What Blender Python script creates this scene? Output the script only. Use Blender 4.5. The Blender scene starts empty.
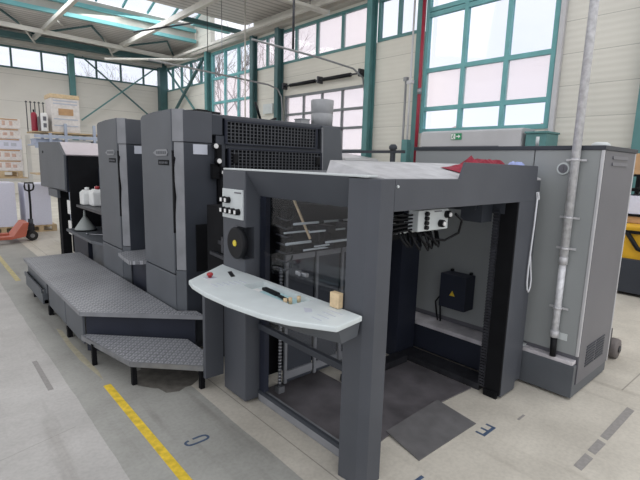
import bpy, bmesh, math, random
from mathutils import Vector, Matrix
random.seed(7)
C = bpy.context.scene.collection
SC = bpy.context.scene

# ------------------------------------------------------------------ camera, world, exposure
H = 1.65
def cam_axes(yaw, pitch, roll):
    cy, sy, cp, sp = math.cos(yaw), math.sin(yaw), math.cos(pitch), math.sin(pitch)
    f = Vector((sy*cp, cy*cp, -sp)); r = Vector((cy, -sy, 0)); u = r.cross(f)
    c, s = math.cos(roll), math.sin(roll)
    return c*r + s*u, -s*r + c*u, f
cr, cu, cf = cam_axes(*[math.radians(a) for a in (41.727, 9.627, 1.589)])
cd = bpy.data.cameras.new('camera'); cam = bpy.data.objects.new('camera', cd); C.objects.link(cam)
cam.matrix_world = Matrix(((cr.x, cu.x, -cf.x, 0), (cr.y, cu.y, -cf.y, 0), (cr.z, cu.z, -cf.z, H), (0, 0, 0, 1)))
cd.sensor_width = 36; cd.lens = 451.93/640*36; cd.clip_start = .05; cd.clip_end = 400
SC.camera = cam
SC.view_settings.view_transform = 'Standard'; SC.view_settings.look = 'None'
SC.view_settings.gamma = 1; SC.view_settings.use_curve_mapping = False
SC.view_settings.exposure = 0.0

W = bpy.data.worlds.new('overcast_sky'); SC.world = W; W.use_nodes = True
wt = W.node_tree; wt.nodes.clear()
wo = wt.nodes.new('ShaderNodeOutputWorld'); wb = wt.nodes.new('ShaderNodeBackground')
tc = wt.nodes.new('ShaderNodeTexCoord'); nz = wt.nodes.new('ShaderNodeTexNoise'); rp = wt.nodes.new('ShaderNodeValToRGB')
nz.inputs['Scale'].default_value = 3.0; nz.inputs['Detail'].default_value = 6
rp.color_ramp.elements[0].position = .35; rp.color_ramp.elements[0].color = (.86, .885, .97, 1)
rp.color_ramp.elements[1].position = .65; rp.color_ramp.elements[1].color = (1.0, .985, .99, 1)
wt.links.new(tc.outputs['Generated'], nz.inputs['Vector']); wt.links.new(nz.outputs['Fac'], rp.inputs['Fac'])
wt.links.new(rp.outputs['Color'], wb.inputs['Color']); wb.inputs['Strength'].default_value = 1.25
wt.links.new(wb.outputs['Background'], wo.inputs['Surface'])

# wide soft lamps: daylight at the glazed roof light, and two added fills
def area(name, loc, sx, sy, energy, col, target):
    l = bpy.data.lights.new(name, 'AREA'); l.shape = 'RECTANGLE'; l.size = sx; l.size_y = sy; l.energy = energy; l.color = col
    o = bpy.data.objects.new(name, l); C.objects.link(o); o.location = loc
    o.rotation_euler = (Vector(target)-Vector(loc)).to_track_quat('-Z', 'Y').to_euler(); return o
area('added_near_fill', (4.5, -1.5, 6.6), 5, 3, 70, (1, .96, .9), (3.5, .5, 0))  # unseen fill lamp added above and behind the camera
area('skylight_daylight', (4, 17.6, 7.35), 10, 2.6, 420, (.98, .98, 1), (5, 16, 0))
area('added_hall_fill', (4.5, 10.5, 6.7), 8, 3, 200, (1, .98, .95), (4.8, 11, 0))  # fill lamp added under the solid deck to brighten the rear hall

# ------------------------------------------------------------------ materials
def mat(name, col, rough=.5, metal=0, var=.12, scale=6, bump=0, bscale=60, spec=.5, extra=None):
    m = bpy.data.materials.new(name); m.use_nodes = True; nt = m.node_tree
    b = nt.nodes['Principled BSDF']; b.inputs['Roughness'].default_value = rough; b.inputs['Metallic'].default_value = metal
    b.inputs['Specular IOR Level'].default_value = spec
    t = nt.nodes.new('ShaderNodeTexCoord'); n = nt.nodes.new('ShaderNodeTexNoise'); n.inputs['Scale'].default_value = scale
    n.inputs['Detail'].default_value = 5; nt.links.new(t.outputs['Object'], n.inputs['Vector'])
    r = nt.nodes.new('ShaderNodeValToRGB'); r.color_ramp.elements[0].position = .3; r.color_ramp.elements[1].position = .7
    r.color_ramp.elements[0].color = tuple(c*(1-var) for c in col)+(1,); r.color_ramp.elements[1].color = tuple(min(1, c*(1+var)) for c in col)+(1,)
    nt.links.new(n.outputs['Fac'], r.inputs['Fac']); nt.links.new(r.outputs['Color'], b.inputs['Base Color'])
    if bump:
        n2 = nt.nodes.new('ShaderNodeTexNoise'); n2.inputs['Scale'].default_value = bscale; bp = nt.nodes.new('ShaderNodeBump')
        bp.inputs['Strength'].default_value = bump; bp.inputs['Distance'].default_value = .01
        nt.links.new(t.outputs['Object'], n2.inputs['Vector']); nt.links.new(n2.outputs['Fac'], bp.inputs['Height']); nt.links.new(bp.outputs['Normal'], b.inputs['Normal'])
    return m
def srgb(r, g, b):
    f = lambda c: (c/255/12.92) if c/255 <= .04045 else ((c/255+.055)/1.055)**2.4
    return (f(r), f(g), f(b))
def smat(name, rgb, rough=.5, metal=0, **k): return mat(name, srgb(*rgb), rough, metal, **k)

M = {}
M['anthracite'] = smat('anthracite_paint', (77, 80, 86), .42, var=.08, scale=3, bump=.05, bscale=180, spec=.3)
M['anth_dark'] = smat('dark_anthracite_paint', (58, 62, 69), .45, var=.1, scale=3, bump=.05, bscale=180, spec=.3)
M['cover'] = smat('grey_cover_paint', (87, 91, 96), .45, var=.09, scale=2.5, bump=.06, bscale=160, spec=.3)
M['cover_light'] = smat('worn_and_lit_grey_paint', (126, 128, 132), .4, var=.16, scale=6, bump=.05, bscale=120)  # pale grey for worn paint and for edges painted as lit
M['navy'] = smat('blue_black_panel', (38, 42, 54), .5, var=.12, scale=4, spec=.3)
M['black'] = smat('black_plastic', (22, 23, 26), .45, var=.2, scale=8, spec=.2)
M['matte_black'] = smat('matte_black_steel', (16, 17, 20), .8, var=.25, scale=9, spec=.2)
M['console'] = smat('pale_grey_console', (206, 214, 214), .4, var=.05, scale=9)
M['panel_white'] = smat('light_grey_panel', (196, 202, 202), .45, var=.05)
M['white'] = smat('white_plastic', (228, 228, 226), .4, var=.05)
M['teal_tray'] = smat('pale_teal_mat', (170, 205, 210), .45, var=.05)
M['red'] = smat('red_plastic', (165, 45, 50), .4, var=.1)
M['redcloth'] = smat('red_cloth', (134, 26, 48), .8, var=.3, scale=30, bump=.4, bscale=80)
M['bluecloth'] = smat('pale_blue_cloth', (165, 180, 225), .8, var=.15, scale=30)
M['yellow'] = smat('yellow_paint', (222, 190, 52), .55, var=.24, scale=22)
M['yellow_worn'] = smat('worn_yellow_paint', (190, 178, 128), .6, var=.2, scale=20)
M['print_pink'] = smat('faded_print', (206, 176, 160), .6, var=.2, scale=20)
M['yellow_faint'] = smat('faint_yellow_paint', (170, 164, 142), .6, var=.15, scale=20)
M['door_grey'] = smat('grey_door_frame', (112, 118, 121), .5, var=.08)
M['oil_shade'] = smat('dried_oil_and_shade', (104, 101, 95), .6, var=.35, scale=14)
M['brass'] = smat('yellow_hub', (215, 195, 60), .4, var=.1)
M['steel'] = smat('bare_steel', (150, 152, 156), .35, .85, var=.15, scale=12)
M['bay_plate'] = smat('scuffed_bay_plate', (98, 95, 98), .42, .1, var=.42, scale=4, bump=.05, bscale=90)
M['ramp'] = smat('grey_ramp_plate', (112, 111, 112), .42, .15, var=.16, scale=9)
M['lid_pale'] = smat('skylit_pinkish_lid', (186, 178, 183), .4, var=.06)  # skylight on the lid put into its colour
M['track'] = smat('zinc_track', (140, 142, 144), .5, .2, var=.1)
M['mesh'] = smat('guard_mesh_wire', (72, 75, 80), .5, var=.1)
M['dark_steel'] = smat('oily_steel', (70, 71, 76), .4, .7, var=.3, scale=12)
M['galv'] = smat('galvanized_steel', (212, 213, 216), .45, .2, var=.2, scale=28)
M['smear'] = smat('smeared_light_plate', (170, 170, 172), .45, .0, var=.22, scale=9)
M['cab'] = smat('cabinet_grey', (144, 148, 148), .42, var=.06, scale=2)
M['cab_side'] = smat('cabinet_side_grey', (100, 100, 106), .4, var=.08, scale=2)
M['cab_edge'] = smat('pale_cabinet_edge', (190, 190, 192), .35, .2, var=.06)
M['kick'] = smat('plinth_grey', (88, 92, 97), .45, var=.1, scale=4, spec=.3)
M['ledge'] = smat('lit_ledge_steel', (196, 193, 196), .4, .1, var=.25, scale=8)  # bright light on the ledge put into its colour
M['teal'] = smat('teal_frame_paint', (84, 130, 130), .5, var=.12, scale=3)
M['teal_light'] = smat('light_teal_paint', (108, 168, 170), .5, var=.1, scale=3)
M['teal_dark'] = smat('dark_teal_paint', (60, 94, 96), .5, var=.12, scale=3)
M['beam'] = smat('off_white_beam', (196, 194, 186), .55, var=.08, scale=2)
M['beige'] = smat('beige_fascia', (176, 172, 163), .6, var=.08, scale=2)
M['redpipe'] = smat('red_fire_pipe', (150, 35, 55), .45, var=.12)
M['wood'] = smat('raw_pallet_wood', (196, 172, 136), .7, var=.2, scale=10)
M['palewood'] = smat('pale_wood', (214, 190, 152), .6, var=.15, scale=30)
M['paper'] = smat('white_paper_stack', (220, 222, 236), .7, var=.03, scale=30)
M['carton'] = smat('brown_carton', (190, 152, 112), .7, var=.12, scale=8)
M['orange'] = smat('orange_red_paint', (182, 98, 76), .45, var=.12, scale=6)
M['rubber'] = smat('dark_rubber', (38, 36, 36), .7, var=.2)
M['wheel_grey'] = smat('grey_rubber', (110, 104, 102), .7, var=.2)
M['yellow_bin'] = smat('yellow_machine_paint', (222, 172, 40), .45, var=.1)
M['tape'] = smat('grey_floor_tape', (146, 143, 140), .6, var=.12, scale=40)
M['blue_ink'] = smat('blue_floor_paint', (68, 86, 112), .6, var=.25, scale=60)
M['green'] = smat('exit_green', (30, 140, 90), .5, var=.05)
M['housing'] = smat('pale_grey_housing', (182, 183, 186), .5, var=.06, scale=2)
M['label'] = smat('pale_label', (190, 194, 204), .5, var=.05)
M['pail'] = smat('grey_pail_plastic', (150, 152, 154), .5, var=.1, scale=12)
M['canister'] = smat('milky_plastic', (226, 228, 226), .4, var=.04)
M['funnel'] = smat('grey_green_plastic', (150, 156, 154), .45, var=.06)
M['bark'] = smat('bare_tree_bark', (150, 140, 138), .9, var=.15)
M['far_wall'] = smat('hazed_render', (236, 226, 220), .8, var=.04)  # haze and overexposure put into the pale house colours
M['far_roof'] = smat('hazed_red_roof', (222, 190, 180), .8, var=.08)
M['cord'] = smat('white_cord', (214, 216, 220), .6, var=.05)
M['kraft'] = smat('printed_wrap', (224, 219, 214), .6, var=.1, scale=25)
M['blue_steel'] = smat('blue_grey_steel', (168, 178, 196), .45, .2, var=.1)
M['outground'] = smat('outside_asphalt', (170, 170, 172), .9, var=.1, scale=1)

def nodes(m): return m.node_tree, m.node_tree.nodes['Principled BSDF']
def math_node(nt, op, a, b=None):
    n = nt.nodes.new('ShaderNodeMath'); n.operation = op
    for i, v in enumerate((a, b)):
        if v is None: continue
        if isinstance(v, (int, float)): n.inputs[i].default_value = v
        else: nt.links.new(v, n.inputs[i])
    return n.outputs[0]
def mixc(nt, fac, a, b):
    n = nt.nodes.new('ShaderNodeMix'); n.data_type = 'RGBA'
    for s, v in ((n.inputs[0], fac), (n.inputs[6], a), (n.inputs[7], b)):
        if isinstance(v, (int, float)): s.default_value = v
        elif isinstance(v, tuple): s.default_value = v+(1,) if len(v) == 3 else v
        else: nt.links.new(v, s)
    return n.outputs[2]

# diamond tread plate: raised slanting lozenges in two directions, worn bright
def tread_mat():
    m = smat('tread_plate', (121, 123, 127), .45, .1, var=.18, scale=3)
    nt, b = nodes(m); t = nt.nodes.new('ShaderNodeTexCoord'); s = nt.nodes.new('ShaderNodeSeparateXYZ'); nt.links.new(t.outputs['Object'], s.inputs[0])
    x, y = s.outputs[0], s.outputs[1]
    k = 2*math.pi/.034
    u = math_node(nt, 'MULTIPLY', math_node(nt, 'ADD', x, y), k*.5); v = math_node(nt, 'MULTIPLY', math_node(nt, 'SUBTRACT', x, y), k*.5)
    su = math_node(nt, 'SINE', u); sv = math_node(nt, 'SINE', v)
    su2 = math_node(nt, 'SINE', math_node(nt, 'MULTIPLY', u, 2)); sv2 = math_node(nt, 'SINE', math_node(nt, 'MULTIPLY', v, 2))
    a = math_node(nt, 'MULTIPLY', math_node(nt, 'GREATER_THAN', su2, .55), math_node(nt, 'GREATER_THAN', sv, .1))
    c = math_node(nt, 'MULTIPLY', math_node(nt, 'GREATER_THAN', sv2, .55), math_node(nt, 'LESS_THAN', su, -.1))
    h = math_node(nt, 'MAXIMUM', a, c)
    base = b.inputs['Base Color'].links[0].from_socket
    nt.links.new(mixc(nt, h, base, srgb(172, 174, 178)), b.inputs['Base Color'])
    bp = nt.nodes.new('ShaderNodeBump'); bp.inputs['Strength'].default_value = .7; bp.inputs['Distance'].default_value = .003
    nt.links.new(h, bp.inputs['Height']); nt.links.new(bp.outputs['Normal'], b.inputs['Normal'])
    return m
M['tread'] = tread_mat()

def floor_mat():
    m = smat('sealed_concrete', (180, 178, 172), .5, var=.05, scale=1.2, spec=.35)
    nt, b = nodes(m); t = nt.nodes.new('ShaderNodeTexCoord'); s = nt.nodes.new('ShaderNodeSeparateXYZ'); nt.links.new(t.outputs['Object'], s.inputs[0])
    x, y = s.outputs[0], s.outputs[1]
    aisle, lane, bay = srgb(188, 186, 182), srgb(166, 166, 160), srgb(206, 201, 189)
    wob = nt.nodes.new('ShaderNodeTexNoise'); wob.inputs['Scale'].default_value = 2; nt.links.new(t.outputs['Object'], wob.inputs['Vector'])
    xx = math_node(nt, 'ADD', x, math_node(nt, 'MULTIPLY', math_node(nt, 'SUBTRACT', wob.outputs['Fac'], .5), .03))
    c = mixc(nt, math_node(nt, 'GREATER_THAN', xx, .69), aisle, lane)
    c = mixc(nt, math_node(nt, 'GREATER_THAN', xx, 1.385), c, bay)
    # blotches
    n = nt.nodes.new('ShaderNodeTexNoise'); n.inputs['Scale'].default_value = 1.6; n.inputs['Detail'].default_value = 8; n.inputs['Roughness'].default_value = .65
    nt.links.new(t.outputs['Object'], n.inputs['Vector'])
    r = nt.nodes.new('ShaderNodeValToRGB'); r.color_ramp.elements[0].position = .3; r.color_ramp.elements[1].position = .72
    r.color_ramp.elements[0].color = (.74, .735, .73, 1); r.color_ramp.elements[1].color = (1.08, 1.08, 1.08, 1); nt.links.new(n.outputs['Fac'], r.inputs['Fac'])
    mu = nt.nodes.new('ShaderNodeMix'); mu.data_type = 'RGBA'; mu.blend_type = 'MULTIPLY'; mu.inputs[0].default_value = 1
    nt.links.new(c, mu.inputs[6]); nt.links.new(r.outputs['Color'], mu.inputs[7])
    # tyre scuffs and drag marks: noise stretched along the aisle
    mp = nt.nodes.new('ShaderNodeMapping'); mp.inputs['Scale'].default_value = (9, .8, 1); mp.inputs['Rotation'].default_value = (0, 0, .5); nt.links.new(t.outputs['Object'], mp.inputs['Vector'])
    n4 = nt.nodes.new('ShaderNodeTexNoise'); n4.inputs['Scale'].default_value = .9; n4.inputs['Detail'].default_value = 7; nt.links.new(mp.outputs[0], n4.inputs['Vector'])
    r4 = nt.nodes.new('ShaderNodeValToRGB'); r4.color_ramp.elements[0].position = .28; r4.color_ramp.elements[1].position = .42
    r4.color_ramp.elements[0].color = (.82, .81, .8, 1); r4.color_ramp.elements[1].color = (1, 1, 1, 1); nt.links.new(n4.outputs['Fac'], r4.inputs['Fac'])
    mu4 = nt.nodes.new('ShaderNodeMix'); mu4.data_type = 'RGBA'; mu4.blend_type = 'MULTIPLY'; mu4.inputs[0].default_value = 1
    nt.links.new(mu.outputs[2], mu4.inputs[6]); nt.links.new(r4.outputs['Color'], mu4.inputs[7]); mu = mu4
    # fine speckle
    n3 = nt.nodes.new('ShaderNodeTexNoise'); n3.inputs['Scale'].default_value = 45; n3.inputs['Detail'].default_value = 3; nt.links.new(t.outputs['Object'], n3.inputs['Vector'])
    r3 = nt.nodes.new('ShaderNodeValToRGB'); r3.color_ramp.elements[0].position = .35; r3.color_ramp.elements[1].position = .6
    r3.color_ramp.elements[0].color = (.93, .93, .93, 1); r3.color_ramp.elements[1].color = (1.02, 1.02, 1.02, 1); nt.links.new(n3.outputs['Fac'], r3.inputs['Fac'])
    mu3 = nt.nodes.new('ShaderNodeMix'); mu3.data_type = 'RGBA'; mu3.blend_type = 'MULTIPLY'; mu3.inputs[0].default_value = 1
    nt.links.new(mu.outputs[2], mu3.inputs[6]); nt.links.new(r3.outputs['Color'], mu3.inputs[7])
    # expansion joints
    j1 = math_node(nt, 'LESS_THAN', math_node(nt, 'ABSOLUTE', math_node(nt, 'SUBTRACT', x, 1.53)), .004)
    j2 = math_node(nt, 'LESS_THAN', math_node(nt, 'ABSOLUTE', math_node(nt, 'SUBTRACT', math_node(nt, 'ADD', y, math_node(nt, 'MULTIPLY', x, .02)), .93)), .005)
    j2 = math_node(nt, 'MULTIPLY', j2, math_node(nt, 'GREATER_THAN', x, 3.9))
    j3 = math_node(nt, 'LESS_THAN', math_node(nt, 'ABSOLUTE', math_node(nt, 'SUBTRACT', math_node(nt, 'ADD', y, math_node(nt, 'MULTIPLY', x, -.25)), 2.75)), .004)
    j3 = math_node(nt, 'MULTIPLY', j3, math_node(nt, 'LESS_THAN', x, .6))
    j = math_node(nt, 'MAXIMUM', math_node(nt, 'MAXIMUM', j1, j2), math_node(nt, 'MULTIPLY', j3, .5))
    nt.links.new(mixc(nt, math_node(nt, 'MULTIPLY', j, .6), mu3.outputs[2], srgb(112, 108, 100)), b.inputs['Base Color'])
    return m
M['floor'] = floor_mat()

def wall_mat(name, rgb, axis=2, pitch=.62, rib=.125, joint=.014):
    m = smat(name, rgb, .6, var=.04, scale=.8)
    nt, b = nodes(m); t = nt.nodes.new('ShaderNodeTexCoord'); s = nt.nodes.new('ShaderNodeSeparateXYZ'); nt.links.new(t.outputs['Object'], s.inputs[0])
    z = s.outputs[axis]
    fr = math_node(nt, 'FRACT', math_node(nt, 'DIVIDE', math_node(nt, 'ADD', z, 50), pitch))
    jn = math_node(nt, 'LESS_THAN', fr, joint/pitch)
    ribn = math_node(nt, 'SINE', math_node(nt, 'MULTIPLY', z, 2*math.pi/rib))
    base = b.inputs['Base Color'].links[0].from_socket
    nt.links.new(mixc(nt, math_node(nt, 'MULTIPLY', jn, .55), base, tuple(c*.35 for c in srgb(*rgb))), b.inputs['Base Color'])
    bp = nt.nodes.new('ShaderNodeBump'); bp.inputs['Strength'].default_value = .22; bp.inputs['Distance'].default_value = .008
    nt.links.new(math_node(nt, 'SUBTRACT', ribn, math_node(nt, 'MULTIPLY', jn, 2)), bp.inputs['Height']); nt.links.new(bp.outputs['Normal'], b.inputs['Normal'])
    return m
M['wall'] = wall_mat('sandwich_panel', (212, 210, 200))
M['wall_l'] = wall_mat('sandwich_panel_far', (212, 208, 200), pitch=1.1, rib=.18)
M['deck'] = wall_mat('corrugated_roof_deck', (206, 202, 198), axis=1, pitch=.28, rib=.28, joint=.09)

def glass_mat(name, tint, gloss=.06, milk=0, milkcol=(.9, .88, .9)):
    m = bpy.data.materials.new(name); m.use_nodes = True; nt = m.node_tree; nt.nodes.clear()
    o = nt.nodes.new('ShaderNodeOutputMaterial'); tr = nt.nodes.new('ShaderNodeBsdfTransparent'); gl = nt.nodes.new('ShaderNodeBsdfGlossy')
    tr.inputs['Color'].default_value = tint+(1,); gl.inputs['Roughness'].default_value = .05
    mx = nt.nodes.new('ShaderNodeMixShader'); mx.inputs[0].default_value = gloss
    src = tr.outputs[0]
    if milk:
        tl = nt.nodes.new('ShaderNodeBsdfTranslucent'); tl.inputs['Color'].default_value = milkcol+(1,)
        n = nt.nodes.new('ShaderNodeTexNoise'); n.inputs['Scale'].default_value = 1.5
        m2 = nt.nodes.new('ShaderNodeMixShader'); m2.inputs[0].default_value = milk
        nt.links.new(src, m2.inputs[1]); nt.links.new(tl.outputs[0], m2.inputs[2]); src = m2.outputs[0]
    nt.links.new(src, mx.inputs[1]); nt.links.new(gl.outputs[0], mx.inputs[2]); nt.links.new(mx.outputs[0], o.inputs['Surface'])
    return m
M['glass'] = glass_mat('window_glass', (.93, .95, .98), .04)
M['milk'] = glass_mat('milky_pane', (.98, .94, .95), .03, .25, (1, .95, .95))
M['guard'] = glass_mat('clear_guard_sheet', (.88, .89, .91), .04)

# ------------------------------------------------------------------ mesh helpers
class G:
    def __init__(s): s.bm = bmesh.new()
    def faces(s, vs, fs):
        v = [s.bm.verts.new(p) for p in vs]; out = []
        for f in fs:
            try: out.append(s.bm.faces.new([v[i] for i in f]))
            except ValueError: pass
        return v, out
    def hexa(s, p, bev=0, seg=2):   # p: 4 bottom then 4 top, both counter-clockwise
        v, f = s.faces(p, [(3, 2, 1, 0), (4, 5, 6, 7), (0, 1, 5, 4), (1, 2, 6, 5), (2, 3, 7, 6), (3, 0, 4, 7)])
        if bev:
            es = list({e for q in f for e in q.edges}); bmesh.ops.bevel(s.bm, geom=es, offset=bev, segments=seg, affect='EDGES', profile=.6)
        return s
    def box(s, x0, x1, y0, y1, z0, z1, bev=0, seg=2):
        return s.hexa([(x0, y0, z0), (x1, y0, z0), (x1, y1, z0), (x0, y1, z0), (x0, y0, z1), (x1, y0, z1), (x1, y1, z1), (x0, y1, z1)], bev, seg)
    def prism(s, poly, a, b, axis='z', bev=0, seg=2):
        def P(p, w):
            return {'z': (p[0], p[1], w), 'y': (p[0], w, p[1]), 'x': (w, p[0], p[1])}[axis]
        n = len(poly); vs = [P(p, a) for p in poly]+[P(p, b) for p in poly]
        v, f = s.faces(vs, [tuple(range(n-1, -1, -1)), tuple(range(n, 2*n))]+[(i, (i+1) % n, n+(i+1) % n, n+i) for i in range(n)])
        bmesh.ops.recalc_face_normals(s.bm, faces=f)
        if bev:
            es = list({e for q in f for e in q.edges}); bmesh.ops.bevel(s.bm, geom=es, offset=bev, segments=seg, affect='EDGES', profile=.6)
        return s
    def bar(s, p0, p1, w, h=None, up=(0, 0, 1)):   # square bar between two points
        p0, p1 = Vector(p0), Vector(p1); h = h or w; d = (p1-p0).normalized(); up = Vector(up)
        if abs(d.dot(up)) > .98: up = Vector((1, 0, 0))
        a = d.cross(up).normalized()*(w/2); b = a.cross(d).normalized()*(h/2)
        return s.hexa([p0-a-b, p0+a-b, p1+a-b, p1-a-b, p0-a+b, p0+a+b, p1+a+b, p1-a+b])
    def tube(s, pts, r, seg=8, caps=True):
        pts = [Vector(p) for p in pts]; n = len(pts); rs = r if isinstance(r, (list, tuple)) else [r]*n; rings = []
        d0 = (pts[1]-pts[0]).normalized(); ref = Vector((0, 0, 1)) if abs(d0.z) < .9 else Vector((1, 0, 0)); a = d0.cross(ref).normalized()
        for i, p in enumerate(pts):
            d = (pts[min(i+1, n-1)]-pts[max(i-1, 0)]).normalized(); a = (a-d*a.dot(d)).normalized(); b = d.cross(a)
            rings.append([s.bm.verts.new(p+(a*math.cos(t)+b*math.sin(t))*rs[i]) for t in [2*math.pi*k/seg for k in range(seg)]])
        for i in range(n-1):
            for k in range(seg):
                f = s.bm.faces.new((rings[i][k], rings[i][(k+1) % seg], rings[i+1][(k+1) % seg], rings[i+1][k])); f.smooth = True
        if caps: s.bm.faces.new(rings[0][::-1]); s.bm.faces.new(rings[-1])
        return s
    def cyl(s, p0, p1, r, r2=None, seg=20):
        return s.tube([p0, p1], [r, r if r2 is None else r2], seg)
    def lathe(s, prof, c=(0, 0, 0), seg=24, axis='z'):   # prof: (radius, height) list
        rings = []
        for r, h in prof:
            ring = []
            for k in range(seg):
                t = 2*math.pi*k/seg; q = {'z': (r*math.cos(t), r*math.sin(t), h), 'x': (h, r*math.cos(t), r*math.sin(t)), 'y': (r*math.cos(t), h, -r*math.sin(t))}[axis]
                ring.append(s.bm.verts.new((c[0]+q[0], c[1]+q[1], c[2]+q[2])))
            rings.append(ring)
        for i in range(len(rings)-1):
            for k in range(seg):
                f = s.bm.faces.new((rings[i][k], rings[i][(k+1) % seg], rings[i+1][(k+1) % seg], rings[i+1][k])); f.smooth = True
        s.bm.faces.new(rings[0][::-1]); s.bm.faces.new(rings[-1])
        return s

ORG = {}
def tag(o, label=None, cat=None, group=None, kind=None):
    for k, v in (('label', label), ('category', cat), ('group', group), ('kind', kind)):
        if v: o[k] = v
    return o
def thing(name, label, cat, loc, group=None, rz=0):
    o = bpy.data.objects.new(name, None); C.objects.link(o); o.location = loc; o.rotation_euler = (0, 0, rz); o.empty_display_size = .1
    ORG[o] = Vector(loc); return tag(o, label, cat, group)
def obj(name, g, m, parent=None, label=None, local=False):
    me = bpy.data.meshes.new(name); bm = g.bm
    if parent is not None:
        off = Vector((0, 0, 0)) if local else ORG[parent]
    else:
        vs = [v.co for v in bm.verts]
        lo = Vector([min(c[i] for c in vs) for i in range(3)]); hi = Vector([max(c[i] for c in vs) for i in range(3)])
        off = Vector(((lo.x+hi.x)/2, (lo.y+hi.y)/2, lo.z))
    if off.length: bmesh.ops.translate(bm, verts=bm.verts, vec=-off)
    bmesh.ops.recalc_face_normals(bm, faces=bm.faces); bm.to_mesh(me); bm.free()
    me.materials.append(M[m] if isinstance(m, str) else m)
    o = bpy.data.objects.new(name, me); C.objects.link(o)
    if parent is not None: o.parent = parent; ORG[o] = off
    else: o.location = off; ORG[o] = off
    if label: o['label'] = label
    return o
def single(name, g, m, label, cat, group=None): return tag(obj(name, g, m), label, cat, group)
def struct(name, g, m, parent=None, keep=False):
    o = obj(name, g, m, parent)
    if keep and parent is None:   # keep world coordinates in object space (materials laid out in metres)
        o.data.transform(Matrix.Translation(o.location)); o.location = (0, 0, 0); ORG[o] = Vector()
    if parent is None: o['kind'] = 'structure'
    return o
def cut(o, g):   # subtract a cutter shape given in world coordinates
    me = bpy.data.meshes.new('cutter'); bmesh.ops.recalc_face_normals(g.bm, faces=g.bm.faces); g.bm.to_mesh(me); g.bm.free(); c = bpy.data.objects.new('cutter', me); C.objects.link(c); c.location = -ORG[o]
    p = o.parent; o.parent = None; lo = o.location.copy(); o.location = (0, 0, 0)
    md = o.modifiers.new('cut', 'BOOLEAN'); md.operation = 'DIFFERENCE'; md.object = c; md.solver = 'EXACT'
    bpy.context.view_layer.update(); dg = bpy.context.evaluated_depsgraph_get()
    new = bpy.data.meshes.new_from_object(o.evaluated_get(dg)); o.modifiers.clear(); o.data = new
    o.location = lo; o.parent = p; bpy.data.objects.remove(c); return o
def copy_tree(o, parent=None):
    c = o.copy(); C.objects.link(c)
    if parent: c.parent = parent
    for ch in list(o.children): copy_tree(ch, c)
    return c

# ------------------------------------------------------------------ the hall
XW, YW = 10.0, 23.6
struct('floor', G().box(-9, 10.3, -8, 23.9, -.2, 0), 'floor', keep=True)

g = G()   # left back wall with a long slot for the window strip
g.box(-6, XW+.25, YW, YW+.2, 0, 5.24).box(-6, XW+.25, YW, YW+.2, 6.14, 8)
struct('wall_left', g, 'wall_l', keep=True)
g = G()   # right wall, panels around its windows and the sectional door
for y0, y1, z0, z1 in ((-4, 4.12, 0, 8), (4.12, 7.42, 0, 2.5), (4.12, 7.42, 6.62, 8), (7.42, 9.32, 0, 5.02), (7.42, 9.32, 6.15, 8),
                       (9.32, 13.28, 3.95, 5.02), (9.32, 13.28, 6.15, 8), (13.28, 15.3, 0, 5.02), (13.28, 15.3, 6.15, 8),
                       (15.3, 18.62, 0, 2.5), (15.3, 18.62, 6.2, 6.5), (18.62, YW, 0, 5.02), (18.62, YW, 6.15, 8), (9.32, 13.28, 2.0, 2.02)):
    if z1-z0 > .1: g.box(XW, XW+.2, y0, y1, z0, z1)
struct('wall_right', g, 'wall', keep=True)
g = G()   # corrugated deck either side of the glazed roof light
g.box(-6, XW, 6.2, 15.75, 6.78, 6.9).box(-6, XW, 19.95, YW, 6.78, 6.9)
struct('ceiling', g, 'deck', keep=True)

def window(n, axis, c, a0, a1, z0, z1, va, hz, fm, w=.06, panes=('glass',), depth=.1):
    """axis 'x': wall across Y=c spanning x; axis 'y': wall across X=c spanning y. va / hz: inner bars."""
    loc = ((a0+a1)/2, c, z0) if axis == 'x' else (c, (a0+a1)/2, z0)
    w0 = bpy.data.objects.new('window_%d' % n, None); C.objects.link(w0); w0.location = loc; w0['kind'] = 'structure'; ORG[w0] = Vector(loc)
    B = (lambda g, a, b, p, q, d0, d1: g.box(a, b, c+d0, c+d1, p, q)) if axis == 'x' else (lambda g, a, b, p, q, d0, d1: g.box(c+d0, c+d1, a, b, p, q))
    g = G()
    for a, b in ((a0, a0+w), (a1-w, a1)): B(g, a, b, z0, z1, -.02, depth)
    for p, q in ((z0, z0+w), (z1-w, z1)): B(g, a0+w, a1-w, p, q, -.02, depth)
    for a in va: B(g, a-w/2, a+w/2, z0+w, z1-w, -.015, depth-.005)
    cuts = [a0+w]+sorted(va)+[a1-w]
    for i in range(len(cuts)-1):
        l = cuts[i]+(w/2 if i else 0); r = cuts[i+1]-(w/2 if i < len(cuts)-2 else 0)
        for h in hz: B(g, l, r, h-w/2, h+w/2, -.01, depth-.01)
    obj('window_frame', g, fm, w0)
    zs = [z0+w]+sorted(hz)+[z1-w]
    sets = {}
    for i in range(len(zs)-1):
        k = panes[min(i, len(panes)-1)]; B(sets.setdefault(k, G()), a0+w, a1-w, zs[i], zs[i+1], .03, .038)
    for k, gg in sets.items(): obj('window_glass', gg, k, w0)
    return w0
window(1, 'x', YW, -2, 5.6, 5.24, 6.14, [-.9, .2, 1.3, 2.35, 3.42, 4.54], [], 'teal_dark', .07)
window(2, 'x', YW, 5.72, 9.9, 5.24, 6.14, [6.76, 7.86, 8.95], [], 'teal_dark', .07)
window(3, 'y', XW, 18.7, 23.45, 5.02, 6.15, [19.6, 20.6, 21.6, 22.6], [], 'teal', .07)
window(4, 'y', XW, 15.36, 18.56, 2.5, 6.2, [16.4, 17.45], [3.2, 4.1, 5.1], 'teal_light', .1, ('milk', 'milk', 'milk', 'glass'))
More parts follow.
